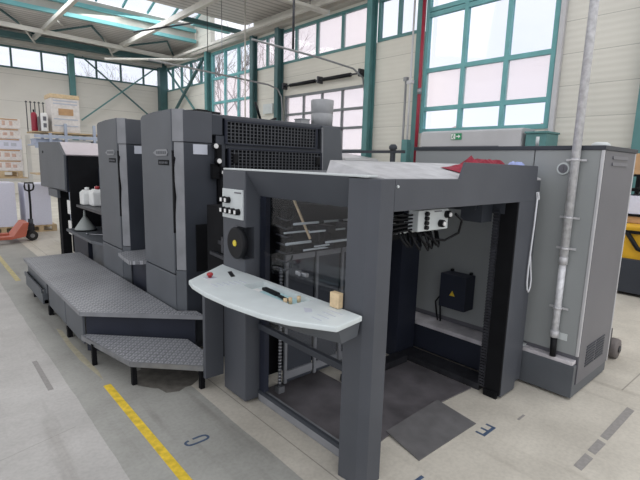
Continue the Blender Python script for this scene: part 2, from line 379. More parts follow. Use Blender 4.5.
window(5, 'y', XW, 9.25, 15.25, 5.02, 6.15, [10.45, 11.62, 12.7, 14.4], [], 'teal', .08, ('milk',))
window(6, 'y', XW, 7.5, 9.02, 5.02, 6.15, [8.28], [], 'teal', .08, ('glass',))
window(7, 'y', XW, 4.14, 7.4, 2.5, 6.6, [5.2, 6.27], [3.1, 4.05, 5.38, 5.5], 'teal_light', .1, ('glass', 'milk', 'glass', 'glass'))

# sectional door
d = bpy.data.objects.new('door_1', None); C.objects.link(d); d.location = (XW, 11.3, 0); d['kind'] = 'structure'; ORG[d] = Vector((XW, 11.3, 0))
g = G(); g.box(XW-.03, XW+.1, 9.36, 9.44, 0, 3.95).box(XW-.03, XW+.1, 13.18, 13.26, 0, 3.95)
for z in (.04, .7, 1.38, 2.06, 2.74, 3.3, 3.91): g.box(XW-.02, XW+.08, 9.44, 13.18, z-.035, z+.035)
for y in (10.38, 11.32, 12.25): g.box(XW-.015, XW+.075, y-.025, y+.025, .08, 3.87)
obj('door_frame', g, 'door_grey', d)
obj('door_glass', G().box(XW+.03, XW+.04, 9.44, 13.18, .7, 3.9), 'milk', d)
obj('door_panel', G().box(XW+.02, XW+.06, 9.44, 13.18, .04, .7), 'housing', d)

# steel columns, sills and eaves beams: the fixed steelwork
def trim(n, g, m): return struct('trim_%d' % n, g, m)
def hcol(x0, x1, y0, y1, z1):   # H section column, web across the wall
    g = G(); xm = (x0+x1)/2
    g.box(x0, x0+.03, y0, y1, 0, z1).box(x1-.03, x1, y0, y1, 0, z1).box(x0+.03, x1-.03, (y0+y1)/2-.015, (y0+y1)/2+.015, 0, z1)
    return g
trim(1, hcol(9.72, 9.98, 9.04, 9.22, 6.5), 'teal')
trim(2, hcol(9.72, 9.98, 13.36, 13.56, 6.2), 'teal_dark')
trim(3, hcol(9.76, 9.98, 15.0, 15.2, 6.3), 'teal_dark')
trim(4, hcol(9.76, 9.98, 18.6, 18.8, 6.3), 'teal')
trim(5, G().box(9.62, 9.98, 23.2, 23.56, 0, 6.4), 'teal_dark')
trim(6, hcol(9.76, 9.98, 2.2, 2.54, 6.6), 'teal')
trim(7, G().box(5.55, 5.78, 23.36, 23.58, 0, 6.2), 'teal')
trim(8, G().box(9.9, 9.99, 4.0, 4.1, 0, 6.7), 'cab_edge')
trim(9, G().box(9.9, 9.99, 7.44, 7.62, 0, 6.7), 'teal')
g = G()   # eaves band along the far wall
g.box(-6, 9.7, 23.1, 23.58, 6.17, 6.36).box(-6, 9.7, 23.3, 23.58, 6.36, 6.5)
trim(10, g, 'beige')
trim(11, G().box(-6, 9.6, 22.7, 23.05, 6.3, 6.52), 'teal_dark')
trim(12, G().box(9.75, 9.98, 6.2, 22.9, 6.24, 6.5), 'beige')
trim(13, G().box(9.42, 9.52, 6.2, 22.6, 6.26, 6.36), 'beam')

# roof light: two upstands, teal rails, glazing bars and clear roof panes
trim(14, G().box(-6, 9.9, 19.9, 20.0, 6.9, 7.55), 'beige')
trim(15, G().box(-6, 9.9, 19.74, 19.88, 6.78, 6.92), 'teal_light')
trim(16, G().box(-6, 9.9, 19.74, 19.88, 7.22, 7.36), 'teal_light')
trim(17, G().box(-6, 9.9, 15.75, 15.85, 6.78, 7.5), 'beam')
trim(18, G().box(7.26, 9.9, 16.0, 16.16, 6.5, 6.64), 'teal_dark')
trim(19, G().box(8.3, 9.9, 16.8, 17.0, 6.66, 6.82), 'teal_light')
g = G()
for i in range(12):
    x = -1.2+i*1.0; g.bar((x, 15.9, 7.5), (x, 17.9, 8.3), .07).bar((x, 17.9, 8.3), (x, 19.9, 7.6), .07)
g.bar((-6, 17.9, 8.3), (9.9, 17.9, 8.3), .12).bar((-6, 18.9, 7.95), (9.9, 18.9, 7.95), .07)
trim(20, g, 'teal_light')
w8 = struct('window_8', G().hexa([(-6, 15.85, 7.55), (9.9, 15.85, 7.55), (9.9, 17.9, 8.38), (-6, 17.9, 8.38), (-6, 15.85, 7.56), (9.9, 15.85, 7.56), (9.9, 17.9, 8.39), (-6, 17.9, 8.39)])
            .hexa([(-6, 17.9, 8.38), (9.9, 17.9, 8.38), (9.9, 19.95, 7.66), (-6, 19.95, 7.66), (-6, 17.9, 8.39), (9.9, 17.9, 8.39), (9.9, 19.95, 7.67), (-6, 19.95, 7.67)]), 'glass')
# off-white roof girders along the hall, purlin and lattice bracing
trim(21, G().box(4.08, 4.2, 15.9, 22.7, 6.34, 6.48), 'beam')
trim(22, G().box(7.1, 7.24, 9.5, 22.7, 6.34, 6.52), 'beam')
trim(23, G().bar((-4, 20.0, 6.3), (9.4, 21.3, 6.3), .12, .16), 'beam')
g = G()
for x0 in (-2, 1.1, 4.15, 7.2):
    g.bar((x0, 22.8, 6.6), (x0+1.5, 20.1, 6.7), .06).bar((x0+3.05, 22.8, 6.6), (x0+1.5, 20.1, 6.7), .06)
trim(24, g, 'teal_dark')
g = G()
for x0 in (4.15, 7.2):
    g.bar((x0-.7, 21.5, 6.7), (x0, 22.6, 6.2), .05).bar((x0+.7, 21.0, 6.7), (x0, 19.0, 6.4), .05)
trim(25, g, 'beam')
# wind bracing
g = G(); g.bar((6.08, 23.3, 6.1), (9.4, 23.3, 3.5), .06); trim(26, g, 'teal_dark')
g = G(); g.bar((9.3, 23.22, 6.0), (5.9, 23.22, 3.3), .06); trim(27, g, 'teal')
g = G(); g.bar((9.86, 22.9, 6.1), (9.86, 19.4, 3.5), .07); trim(28, g, 'teal')
g = G(); g.bar((9.78, 18.9, 6.0), (9.78, 22.6, 3.5), .1); trim(29, g, 'teal_dark')

# ------------------------------------------------------------------ outside the windows
struct('ground_outside', G().box(10.4, 160, -60, 160, -.3, -.05), 'outground')
struct('ground_outside', G().box(-60, 10.3, 24.2, 160, -.3, -.05), 'outground')
def house(x, y, w, dpt, h, rh, label):
    t = thing('house', label, 'house', (x, y, -.05))
    obj('wall', G().box(x, x+dpt, y, y+w, -.05, h), 'far_wall', t)
    obj('roof', G().prism([(y-.4, h), (y+w+.4, h), (y+w/2, h+rh)], x-.3, x+dpt+.3, 'x'), 'far_roof', t)
    g = G()
    for k in range(int(w//3)): g.box(x-.05, x-.01, y+1+k*3, y+2.2+k*3, h-2, h-.6)
    if g.bm.verts: obj('window', g, 'label', t)
house(50, 26, 11, 8, 4.4, 2.2, 'pale house with a haze-paled red gable roof beyond the tall window')
house(47, 17, 6, 8, 3.6, 2.6, 'small pale gabled house seen at the right foot of the tall window')
def tree(x, y, h, label, seed):
    random.seed(seed); t = thing('bare_tree', label, 'tree', (x, y, -.05), 'bare trees outside the hall')
    g = G()
    def grow(p, d, l, r, n):
        q = p+d*l; g.tube([p, p+d*l*.5+Vector((random.uniform(-1, 1), random.uniform(-1, 1), 0))*l*.05, q], [r, r*.85, r*.68], 5, False)
        if n == 0: return
        for k in range(3 if n > 2 else 2):
            nd = (d+Vector((random.uniform(-.8, .8), random.uniform(-.8, .8), random.uniform(-.1, .5)))).normalized(); grow(q, nd, l*random.uniform(.6, .85), r*.62, n-1)
    grow(Vector((x, y, -.05)), Vector((0, 0, 1)), h*.3, h*.012, 6)
    obj('trunk', g, 'bark', t)
for x, y, h, l, s in ((17, 27, 11, 'bare tree outside the tall window nearest the far corner', 1), (19, 33, 11, 'bare tree beyond the far end of the right wall', 2),
                      (3.6, 36, 7.5, 'bare tree outside the far wall, behind the leftmost panes', 3), (11, 37, 8.2, 'bare tree outside the far wall near the corner', 4)):
    tree(x, y, h, l, s)

# ------------------------------------------------------------------ sheet feeder (nearest unit)
fd = thing('sheet_feeder', 'large dark grey sheet feeder frame with open bay at the near end of the press', 'printing press', (2.4, 2.0, 0))
g = G(); g.box(1.55, 1.69, 2.462, 2.745, .02, 1.59, .008)
post = obj('control_post', g, 'anthracite', fd)
cut(post, G().box(1.54, 1.62, 2.30, 2.56, 1.02, 1.23))   # notch behind the handwheel
hw = obj('handwheel', G().lathe([(.095, 1.505), (.104, 1.511), (.104, 1.54), (.098, 1.546)], (0, 2.515, 1.125), 32, 'x'), 'black', fd)
obj('hub', G().lathe([(.018, 1.499), (.022, 1.505)], (0, 2.515, 1.125), 16, 'x'), 'brass', hw, 'yellow hub of the handwheel')
pn = obj('knob_panel', G().box(1.538, 1.55, 2.475, 2.73, 1.275, 1.468, .003), 'panel_white', fd, 'light grey panel with two rows of black knobs')
for i in range(2): obj('knob', G().lathe([(.017, 1.508), (.02, 1.512), (.021, 1.538)], (0, 2.695-i*.055, 1.395), 16, 'x'), 'black', pn)
for i in range(4): obj('knob', G().lathe([(.017, 1.508), (.02, 1.512), (.021, 1.538)], (0, 2.7-i*.06, 1.325), 16, 'x'), 'black', pn)
for y, z in ((2.695, 1.395), (2.64, 1.395), (2.7, 1.325), (2.64, 1.325), (2.58, 1.325), (2.52, 1.325)): obj('knob_mark', G().box(1.504, 1.508, y-.01, y+.01, z-.012, z+.012), 'white', pn)
obj('panel_print', G().box(1.535, 1.538, 2.49, 2.57, 1.443, 1.452), 'cab_side', pn)
obj('corner_pillar', G().prism([(1.552, 1.545), (1.565, 1.43), (1.60, 1.382), (1.70, 1.38), (1.70, 1.545)], 0, 1.586, 'z', .004), 'anthracite', fd)
obj('far_pillar', G().box(3.02, 3.235, 1.38, 1.5, .015, 1.43, .004), 'anthracite', fd)
# top beams: sloping front fascia, flat near fascia, top tray
g = G(); g.prism([(1.55, 1.59), (1.63, 1.59), (1.70, 1.43), (1.66, 1.43)], 1.545, 2.462, 'y')
obj('front_beam', g, 'anthracite', fd)
g = G(); g.prism([(1.701, 1.43), (3.255, 1.43), (3.245, 1.672), (2.305, 1.678), (2.26, 1.584), (1.701, 1.586)], 1.38, 1.394, 'y', .002); g.box(1.701, 3.24, 1.394, 1.46, 1.43, 1.572)
obj('near_beam', g, 'anthracite', fd)
obj('top_lip', G().box(1.552, 1.63, 1.43, 2.74, 1.591, 1.602, .004), 'panel_white', fd, 'pale top edge coloured as lit')  # lit top edge painted as a pale strip
obj('far_beam', G().box(3.0, 3.25, 1.47, 2.35, 1.34, 1.57), 'anth_dark', fd)
obj('beam_plate', G().box(2.99, 3.0, 1.75, 2.12, 1.38, 1.49), 'kick', fd, 'grey plate on the inner beam')
obj('rear_post', G().box(2.99, 3.24, 2.32, 2.62, 0, 1.42), 'navy', fd)
obj('side_bracket', G().box(3.24, 3.36, 1.40, 1.46, 0.05, 1.57, .004), 'anthracite', fd)
# toothed rack up the far pillar's inner edge
g = G(); g.box(3.005, 3.019, 1.502, 1.55, .05, 1.4)
for i in range(60): g.box(2.99, 3.006, 1.505, 1.545, .06+i*.022, .071+i*.022)
obj('toothed_rack', g, 'dark_steel', fd)
obj('inner_lining', G().box(3.004, 3.02, 1.385, 1.50, .03, 1.43), 'matte_black', fd)
g = G(); g.box(2.99, 3.018, 1.40, 1.5, .0, .05)
for y in (1.415, 1.44, 1.465): g.lathe([(.007, 2.982), (.007, 2.99)], (0, y, .03), 8, 'x')
obj('foot_bracket', g, 'matte_black', fd)
g = G(); g.box(2.86, 3.0, 1.56, 1.72, 1.28, 1.42).lathe([(.02, 2.845), (.02, 2.86)], (0, 1.62, 1.38), 12, 'x')
obj('gear_housing', g, 'anth_dark', fd)
# base rail and inner lip; rail painted pale to look lit
obj('base_rail', G().box(1.655, 1.72, 1.546, 2.462, 0, .055, .006), 'cover_light', fd, 'base rail coloured pale as lit'); obj('rail_lip', G().box(1.655, 1.675, 1.546, 2.462, .055, .08), 'anth_dark', fd)
# transparent guard with its lower bar
gd = obj('guard_window', G().box(1.655, 1.66, 1.535, 2.455, .56, 1.43), 'guard', fd, 'clear guard sheet over the pile bay')
obj('lower_bar', G().box(1.645, 1.68, 1.535, 2.455, .53, .57, .004), 'anth_dark', gd)
obj('guard_handle', G().box(1.62, 1.645, 1.93, 2.03, 1.0, 1.025, .006).lathe([(.012, 1.61), (.012, 1.62)], (0, 1.98, 1.012), 10, 'x'), 'steel', gd)
obj('inner_frame', G().box(1.665, 1.70, 2.40, 2.46, .08, 1.43), 'navy', fd); obj('inner_frame', G().box(1.665, 1.70, 1.546, 1.57, .08, 1.43), 'navy', fd)
# lead screw by the control post
g = G(); g.cyl((1.78, 2.38, .09), (1.78, 2.38, .95), .009)
for i in range(34): g.cyl((1.78, 2.38, .12+i*.024), (1.78, 2.38, .131+i*.024), .0145, seg=10)
g.box(1.755, 1.805, 2.355, 2.405, .055, .1)
obj('lead_screw', g, 'steel', fd)
# pile front plates: dark sheets with bright folded edges
for i, (a, b) in enumerate(((1.86, 2.12), (2.14, 2.38), (2.4, 2.66), (2.68, 2.92))):
    g = G().box(a, b, 2.44, 2.455, .07, 1.02)
    pl = obj('pile_plate', g, 'anth_dark', fd)
    obj('plate_edge', G().box(a-.004, a+.018, 2.425, 2.44, .07, 1.02).box(a+.018, b, 2.425, 2.44, .98, 1.02).box(a+.018, b, 2.425, 2.44, .1, .16), 'cover_light', pl)
# feeder head: suction bars, belts and rods across the bay
g = G()
RAILS = ((2.2, 1.27, .008), (2.05, 1.24, .006), (1.9, 1.2, .007), (2.28, 1.13, .009), (2.1, 1.12, .006), (2.3, 1.20, .006), (2.0, 1.16, .005))
for y, z, r in RAILS: obj('suction_rail', G().cyl((1.74, y, z), (2.95, y, z), r, seg=10), 'panel_white', fd)  # rails painted near-white for the glints along them
obj('feeder_head', G().box(1.95, 2.9, 2.08, 2.3, 1.12, 1.24).box(1.86, 2.85, 1.96, 2.05, 1.14, 1.18).box(1.8, 2.9, 2.35, 2.42, 1.05, 1.36), 'matte_black', fd)
for i in range(6):
    x = 1.9+i*.17; g = G().cyl((x, 2.12, 1.16), (x, 2.12, 1.29), .016, seg=10).box(x-.03, x+.03, 2.02, 2.13, 1.23, 1.27)
    obj('sucker', g, 'dark_steel' if i % 2 else 'black', fd)
g = G()
for i in range(7):
    z = 1.30-i*.055; g.tube([(1.72, 2.36, z), (1.76, 2.3, z-.02), (1.8, 2.3, z-.01), (1.86, 2.36, z)], .006, 6)
obj('hose', g, 'dark_steel', fd)
obj('stay_bar', G().bar((1.79, 2.27, 1.42), (1.86, 2.18, 1.17), .022, .012), 'palewood', fd, 'pale slanting stay bar')
obj('label_block', G().box(2.08, 2.19, 2.06, 2.075, 1.13, 1.17), 'carton', fd)
obj('back_panel', G().box(1.75, 2.98, 2.56, 2.6, .1, 1.42), 'matte_black', fd)
# light grey terminal box with knobs, hanging under the near beam
kb = obj('knob_box', G().box(2.05, 2.345, 1.49, 1.56, 1.288, 1.408, .006), 'panel_white', fd, 'light grey terminal box with black knobs and cables')
for i in range(4): obj('knob', G().lathe([(.012, 1.472), (.013, 1.49)], (2.12, 0, 1.388-i*.026), 12, 'y'), 'black', kb)
obj('knob', G().lathe([(.020, 1.462), (.022, 1.466), (.022, 1.49)], (2.262, 0, 1.325), 16, 'y'), 'black', kb)
obj('knob', G().lathe([(.020, 1.462), (.022, 1.466), (.022, 1.49)], (2.32, 0, 1.375), 16, 'y'), 'black', kb)
for x, z in ((2.262, 1.325), (2.32, 1.375)): obj('knob_cap', G().lathe([(.012, 1.456), (.014, 1.462)], (x, 0, z), 14, 'y'), 'white', kb)
obj('panel_print', G().box(2.20, 2.27, 1.487, 1.49, 1.393, 1.4), 'cab_side', kb)
random.seed(3)
for i in range(9):
    x = 1.99+i*.038; dz = random.uniform(.08, .13); y = 1.55+random.uniform(0, .06)
    obj('cable', G().tube([(x, y, 1.29), (x+.01, y-.03, 1.29-dz*.6), (x+.05, y-.04, 1.29-dz), (x+.1, y-.01, 1.29-dz*.9), (x+.13, y+.03, 1.29-dz*.3)], .007, 6), 'black', fd)
obj('cable', G().tube([(2.34, 1.44, 1.38), (2.40, 1.43, 1.34), (2.42, 1.46, 1.26), (2.37, 1.52, 1.21), (2.28, 1.56, 1.22), (2.2, 1.56, 1.27)], .008, 6), 'black', fd)
for i in range(5): obj('cable', G().tube([(1.72, 1.60, 1.40-i*.03), (1.85, 1.56, 1.39-i*.03), (1.97, 1.54, 1.38-i*.022), (2.06, 1.53, 1.38-i*.02)], .006, 6), 'black', fd)
g = G().cyl((1.80, 1.62, .02), (1.80, 1.62, 1.2), .009, seg=8).box(1.782, 1.818, 1.60, 1.64, .02, .16)
obj('guide_rod', g, 'steel', fd)
obj('bay_base_rail', G().box(2.3, 3.0, 2.2, 2.3, .0, .06).box(3.02, 3.2, 1.55, 2.3, 0, .05), 'dark_steel', fd)
obj('side_cover', G().box(1.405, 1.549, 2.748, 2.785, .12, .86, .004), 'anthracite', fd)
g = G().box(1.72, 1.98, 2.75, 3.3, .1, 1.3)
obj('drive_housing', g, 'matte_black', fd)
g = G().bar((1.74, 3.15, 1.02), (1.66, 2.8, 1.05), .03).bar((1.70, 3.2, .93), (1.62, 2.78, .95), .025).bar((1.70, 3.0, .96), (1.70, 3.0, 1.08), .03)
obj('linkage', g, 'dark_steel', fd)

# console desk
cs = [(1.56, 2.775), (1.175, 2.50), (1.147, 2.396), (1.13, 2.205), (1.137, 1.98), (1.172, 1.734), (1.228, 1.57), (1.345, 1.378), (1.546, 1.412), (1.549, 1.56), (1.56, 1.565), (1.56, 2.4)]
cn = obj('control_console', G().prism(cs, .905, .932, 'z', .006), 'console', fd, 'pale grey curved operating desk')
cut(cn, G().box(1.375, 1.53, 1.755, 2.22, .88, .95))
in_ = [(1.55, 2.70), (1.24, 2.47), (1.20, 2.3), (1.20, 2.0), (1.23, 1.76), (1.28, 1.6), (1.375, 1.40), (1.546, 1.425)]
lo_ = [(1.55, 2.66), (1.36, 2.45), (1.32, 2.3), (1.31, 2.0), (1.33, 1.8), (1.36, 1.62), (1.42, 1.42), (1.546, 1.44)]
g = G(); n = 8; vs = [(x, y, .82) for x, y in lo_]+[(x, y, .905) for x, y in in_]
g.faces(vs, [tuple(range(n-1, -1, -1)), tuple(range(n, 2*n))]+[(i, (i+1) % n, n+(i+1) % n, n+i) for i in range(n)])
cbd = obj('console_body', g, 'cover', fd); cut(cbd, G().box(1.375, 1.53, 1.755, 2.22, .894, .95))
eb = obj('emergency_button', G().lathe([(.012, .932), (.012, .946), (.019, .948), (.02, .957), (.014, .964)], (1.307, 2.481, 0), 18), 'red', cn, 'red mushroom emergency button')
obj('button_plate', G().box(1.275, 1.339, 2.45, 2.51, .932, .934), 'label', cn)
obj('display_slot', G().hexa([(1.42, 2.42, .932), (1.45, 2.42, .932), (1.50, 2.55, .932), (1.47, 2.55, .932), (1.42, 2.42, .934), (1.45, 2.42, .934), (1.50, 2.55, .934), (1.47, 2.55, .934)]), 'black', cn)
for i in range(6):
    x, y = 1.24+i*.035, 2.27-i*.006; obj('key_mark', G().box(x, x+.008, y, y+.08, .932, .9332), 'label', cn)
for i in range(4): obj('key_mark', G().box(1.34+i*.045, 1.346+i*.045, 1.48, 1.55+.012*i, .932, .9332), 'label', cn)
obj('wear_mark', G().prism([(1.36, 1.62), (1.39, 1.60), (1.42, 1.64), (1.40, 1.68)], .932, .9328, 'z'), 'label', cn)
g = G().box(1.376, 1.529, 1.756, 2.219, .894, .899)
for a in ((1.376, 1.380, 1.756, 2.219), (1.525, 1.529, 1.756, 2.219), (1.38, 1.525, 1.756, 1.76), (1.38, 1.525, 2.215, 2.219)): g.box(*a, .899, .931)
obj('tray', g, 'console', cn)
obj('tray_mat', G().box(1.384, 1.52, 1.80, 2.13, .899, .902), 'teal_tray', cn, 'pale teal lining of the tray')
# loose things in the tray
single('pliers', G().bar((1.485, 2.15, .91), (1.475, 2.0, .91), .03, .015).bar((1.475, 2.02, .911), (1.44, 1.87, .911), .012, .01).bar((1.475, 2.02, .909), (1.46, 1.87, .909), .012, .01), 'black', 'long dark hand tool lying in the tray of the console', 'hand tool')
def roll(x, y, label, r=.011): return single('roll', G().lathe([(r*.5, .9025), (r, .9025), (r, .937), (r*.5, .937)], (x, y, 0), 14), 'palewood', label, 'roll', 'small pale rolls in the console tray')
roll(1.44, 1.84, 'small pale roll in the console tray, nearest the tray mat'); roll(1.495, 1.835, 'small pale roll in the console tray, nearest the guard window')
roll(1.41, 1.845, 'small pale roll in the console tray, nearest the front edge')
single('paper_scrap', G().box(1.42, 1.47, 2.14, 2.2, .8995, .901), 'white', 'white paper scrap in the left half of the console tray', 'paper')
single('wooden_block', G().box(1.515, 1.549, 1.55, 1.612, .9345, 1.012, .003), 'palewood', 'pale wooden block standing on the console desk against the corner pillar', 'block')

# light infeed slope and the raised tray on top of the feeder
g = G(); A, B, c_, D, E_ = (1.64, 1.396, 1.588), (3.35, 1.396, 1.586), (3.35, 1.84, 1.676), (1.70, 1.84, 1.669), (1.635, 1.80, 1.592)
lw = [(p[0], p[1], 1.575) for p in (A, B, c_, D, E_)]
g.faces(lw+[A, B, c_, D, E_], [(4, 3, 2, 1, 0), (5, 6, 7, 8), (5, 8, 9), (0, 1, 6, 5), (1, 2, 7, 6), (2, 3, 8, 7), (3, 4, 9, 8), (4, 0, 5, 9)])
obj('infeed_slope', g, 'smear', fd, 'smeared light plate sloping up on top of the frame')
obj('top_deck', G().box(1.72, 3.22, 1.842, 2.5, 1.575, 1.60), 'anthracite', fd)
obj('rear_beam', G().box(1.70, 3.0, 2.50, 2.60, 1.42, 1.58), 'anth_dark', fd)
obj('beam_fastener', G().lathe([(.006, 1.374), (.008, 1.38)], (1.72, 0, 1.55), 10, 'y'), 'panel_white', fd)

random.seed(11)
def cloth(name, x0, x1, y0, y1, amp, m, label):
    base = lambda y: 1.590+(y-1.396)*.2027
    g = G(); nx, ny = 22, 8; top = []
    for i in range(nx+1):
        row = []
        for j in range(ny+1):
            u, v = i/nx, j/ny; e = min(1, 3.5*min(u, 1-u))*min(1, 3*min(v, 1-v))
            row.append((x0+(x1-x0)*u, y0+(y1-y0)*v+.012*math.sin(9*u), base(y0+(y1-y0)*v+.012*math.sin(9*u))+.004+e*amp*(.72+.13*math.sin(17*u+3*v)+.12*math.sin(37*u-5*v)+random.uniform(-.1, .1))))
        top.append(row)
    flat = [p for r in top for p in r]; n = len(flat); flat += [(p[0], p[1], base(p[1])+.0025) for p in flat[:]]; w = ny+1
    F = []
    for i in range(nx):
        for j in range(ny): a = i*w+j; F += [(a, a+w, a+w+1, a+1), (n+a+1, n+a+w+1, n+a+w, n+a)]
    for i in range(nx): F += [(i*w, n+i*w, n+(i+1)*w, (i+1)*w), ((i+1)*w+ny, n+(i+1)*w+ny, n+i*w+ny, i*w+ny)]
    for j in range(ny): F += [(j+1, n+j+1, n+j, j), (nx*w+j, n+nx*w+j, n+nx*w+j+1, nx*w+j+1)]
    g.faces(flat, F)
    return single(name, g, m, label, 'cloth')
cloth('crumpled_cloth', 2.48, 3.15, 1.43, 1.66, .10, 'redcloth', 'crumpled red cloth lying on top of the sheet feeder')
cloth('folded_cloth', 3.17, 3.33, 1.43, 1.62, .085, 'bluecloth', 'pale blue cloth lying at the right end of the feeder top, beside the red cloth')

# ------------------------------------------------------------------ printing units
def unit(y0, label, guards, sub):
    """y0: near side of the tower"""
    t = thing('printing_unit', label, 'printing press', (2.4, y0+.37, 0))
    Y = y0; F = 1.55
    # front cover, slightly domed at its top edge
    g = G(); prof = [(Y+.745, .70), (Y+.745, 2.0), (Y+.70, 2.025), (Y+.45, 2.04), (Y+.095, 2.045), (Y+.095, .70)]
    g.prism(prof, F, F+.05, 'x', .008); obj('front_cover', g, 'cover', t)
    obj('base_cover', G().box(F, F+.05, Y+.085, Y+.75, .0, .69, .008), 'cover', t)
    g = G(); g.prism([(F+.004, Y+.088), (F+.06, Y+.005), (F+.09, Y+.03), (F+.05, Y+.11)], 1.79, 2.043, 'z', .004); obj('corner_strip', g, 'cover_light', t, 'lighter upper corner strip, worn and coloured as lit')  # paler for wear and for light on the chamfer, both painted
    g = G(); g.prism([(F+.008, Y+.07), (F+.06, Y+.005), (F+.09, Y+.03), (F+.05, Y+.09)], .74, 1.785, 'z', .004); obj('corner_strip', g, 'cover_light', t)
    obj('corner_base', G().prism([(F+.006, Y+.08), (F+.06, Y+.003), (F+.09, Y+.03), (F+.05, Y+.11)], 0, .735, 'z', .004), 'cover', t)
    obj('edge_slot', G().prism([(Y+.092, 1.72), (Y+.06, 1.66), (Y+.075, 1.55), (Y+.06, 1.35), (Y+.075, 1.1), (Y+.092, 1.05)], F-.002, F+.03, 'x'), 'matte_black', t)
    obj('side_flap', G().box(F+.062, 1.86, Y, Y+.03, 1.79, 2.036, .004), 'anthracite', t)
    obj('side_panel', G().box(F+.062, 1.90, Y+.004, Y+.03, .10, 1.785, .004), 'anth_dark', t)
    obj('maker_label', G().box(1.69, 1.815, Y-.002, Y+.004, 1.695, 1.775), 'label', t, 'pale rectangular label on the side')
    # nameplate: a winged oval badge over a dark strip
    pl = obj('nameplate', G().prism([(Y+.16, 1.70), (Y+.18, 1.678), (Y+.38, 1.674), (Y+.46, 1.70), (Y+.38, 1.728), (Y+.18, 1.73)], F-.008, F, 'x'), 'cover_light', t, 'metal winged badge')
    g = G()
    for k in range(6): g.box(F-.010, F-.008, Y+.19+k*.035, Y+.212+k*.035, 1.69, 1.715)
    obj('badge_letters', g, 'cover', pl)
    g = G().box(F-.004, F, Y+.15, Y+.36, 1.60, 1.643)
    st = obj('type_strip', g, 'matte_black', t)
    g = G()
    for k in range(6): g.box(F-.006, F-.004, Y+.17+k*.03, Y+.19+k*.03, 1.612, 1.63)
    obj('strip_letters', g, 'anthracite', st)
    obj('body', G().box(F+.05, 3.28, Y+.09, Y+.75, 0, 2.0).box(1.92, 3.28, Y+.03, Y+.09, 0, 1.6), 'anth_dark', t)
    obj('top_cover', G().box(F+.05, 3.4 if guards else 3.3, Y+.03, Y+.75, 2.0, 2.03, .006), 'anthracite', t)
    if guards:
        obj('top_hatch', G().box(1.86, 1.96, Y+.005, Y+.03, 1.86, 2.02, .004), 'anth_dark', t)
        obj('guard_surround', G().box(1.90, 1.985, Y+.01, Y+.03, 1.56, 1.855).box(1.99, 3.12, Y+.012, Y+.03, 1.985, 2.0).box(1.99, 3.12, Y+.012, Y+.03, 1.752, 1.79), 'anth_dark', t)
        for z0, z1, x0, x1 in ((1.80, 1.975, 2.0, 2.99), (1.58, 1.745, 2.03, 3.06)):
            gg = obj('guard_backing', G().box(x0, x1, Y+.02, Y+.028, z0, z1), 'matte_black', t)
            g = G()
            n = 26
            for k in range(n+1): x = x0+(x1-x0)*k/n; g.box(x-.004, x+.004, Y-.004, Y+.002, z0, z1)
            for k in range(7): z = z0+(z1-z0)*k/6; g.box(x0, x1, Y-.001, Y+.005, z-.003, z+.003)
            obj('guard_mesh', g, 'mesh', gg)
            obj('guard_frame', G().box(x0-.02, x0, Y-.008, Y+.02, z0-.01, z1+.01).box(x1, x1+.02, Y-.008, Y+.02, z0-.01, z1+.01).box(x0, x1, Y-.008, Y+.02, z0-.012, z0-.004).box(x0, x1, Y-.008, Y+.02, z1+.004, z1+.012), 'navy', gg)
        for x in (2.05, 2.99): obj('guard_latch', G().box(x, x+.05, Y-.02, Y-.008, 1.63, 1.71, .004), 'black', t)
        g = G(); g.prism([(3.09, 1.52), (3.40, 1.52), (3.33, 1.99), (3.29, 2.02), (3.08, 2.02)], Y+.0, Y+.5, 'y', .006); obj('end_cover', g, 'cover', t)
        obj('edge_strip', G().bar((3.085, Y-.003, 1.53), (3.07, Y-.003, 2.0), .02, .012), 'cover_light', t)
        kn = obj('knob_bracket', G().box(1.905, 1.96, Y-.06, Y-.0, 1.3, 1.6).box(1.88, 1.92, Y-.05, Y, 1.6, 1.78).box(1.84, 1.90, Y-.05, Y, 1.5, 1.62), 'matte_black', t)
        for x, z in ((1.85, 1.765), (1.878, 1.645), (1.92, 1.552)):
            k = obj('adjusting_knob', G().lathe([(.024, Y-.085), (.026, Y-.08), (.026, Y-.05)], (x, 0, z), 18, 'y'), 'black', kn)
            obj('knob_cap', G().lathe([(.018, Y-.092), (.021, Y-.085)], (x, 0, z), 16, 'y'), 'white', k)
        obj('side_recess', G().box(1.70, 1.94, Y-.004, Y+.002, .72, 1.12), 'matte_black', t)
        obj('inner_panel', G().box(1.95, 3.2, Y-.02, Y+.01, .2, 1.5), 'matte_black', t)
    else:
        obj('link_body', G().box(1.93, 3.2, Y-.56, Y+.03, 0, 1.6), 'navy', t)
        sh = obj('step_tread', G().prism([(1.43, Y-.36), (1.42, Y-.50), (1.545, Y-.555), (1.92, Y-.54), (1.92, Y+.0), (1.545, Y-.0), (1.47, Y-.04)], .66, .695, 'z', .004), 'tread', t, 'tread plate between the two towers')
        obj('tread_bracket', G().box(1.62, 1.92, Y-.5, Y-.02, .0, .66), 'navy', sh)
    return t
unit(3.46, 'tall dark grey printing unit nearest the feeder, with mesh guards on its side', True, 0)
unit(4.775, 'tall dark grey printing unit between the delivery hood and the unit nearest the feeder', False, 1)

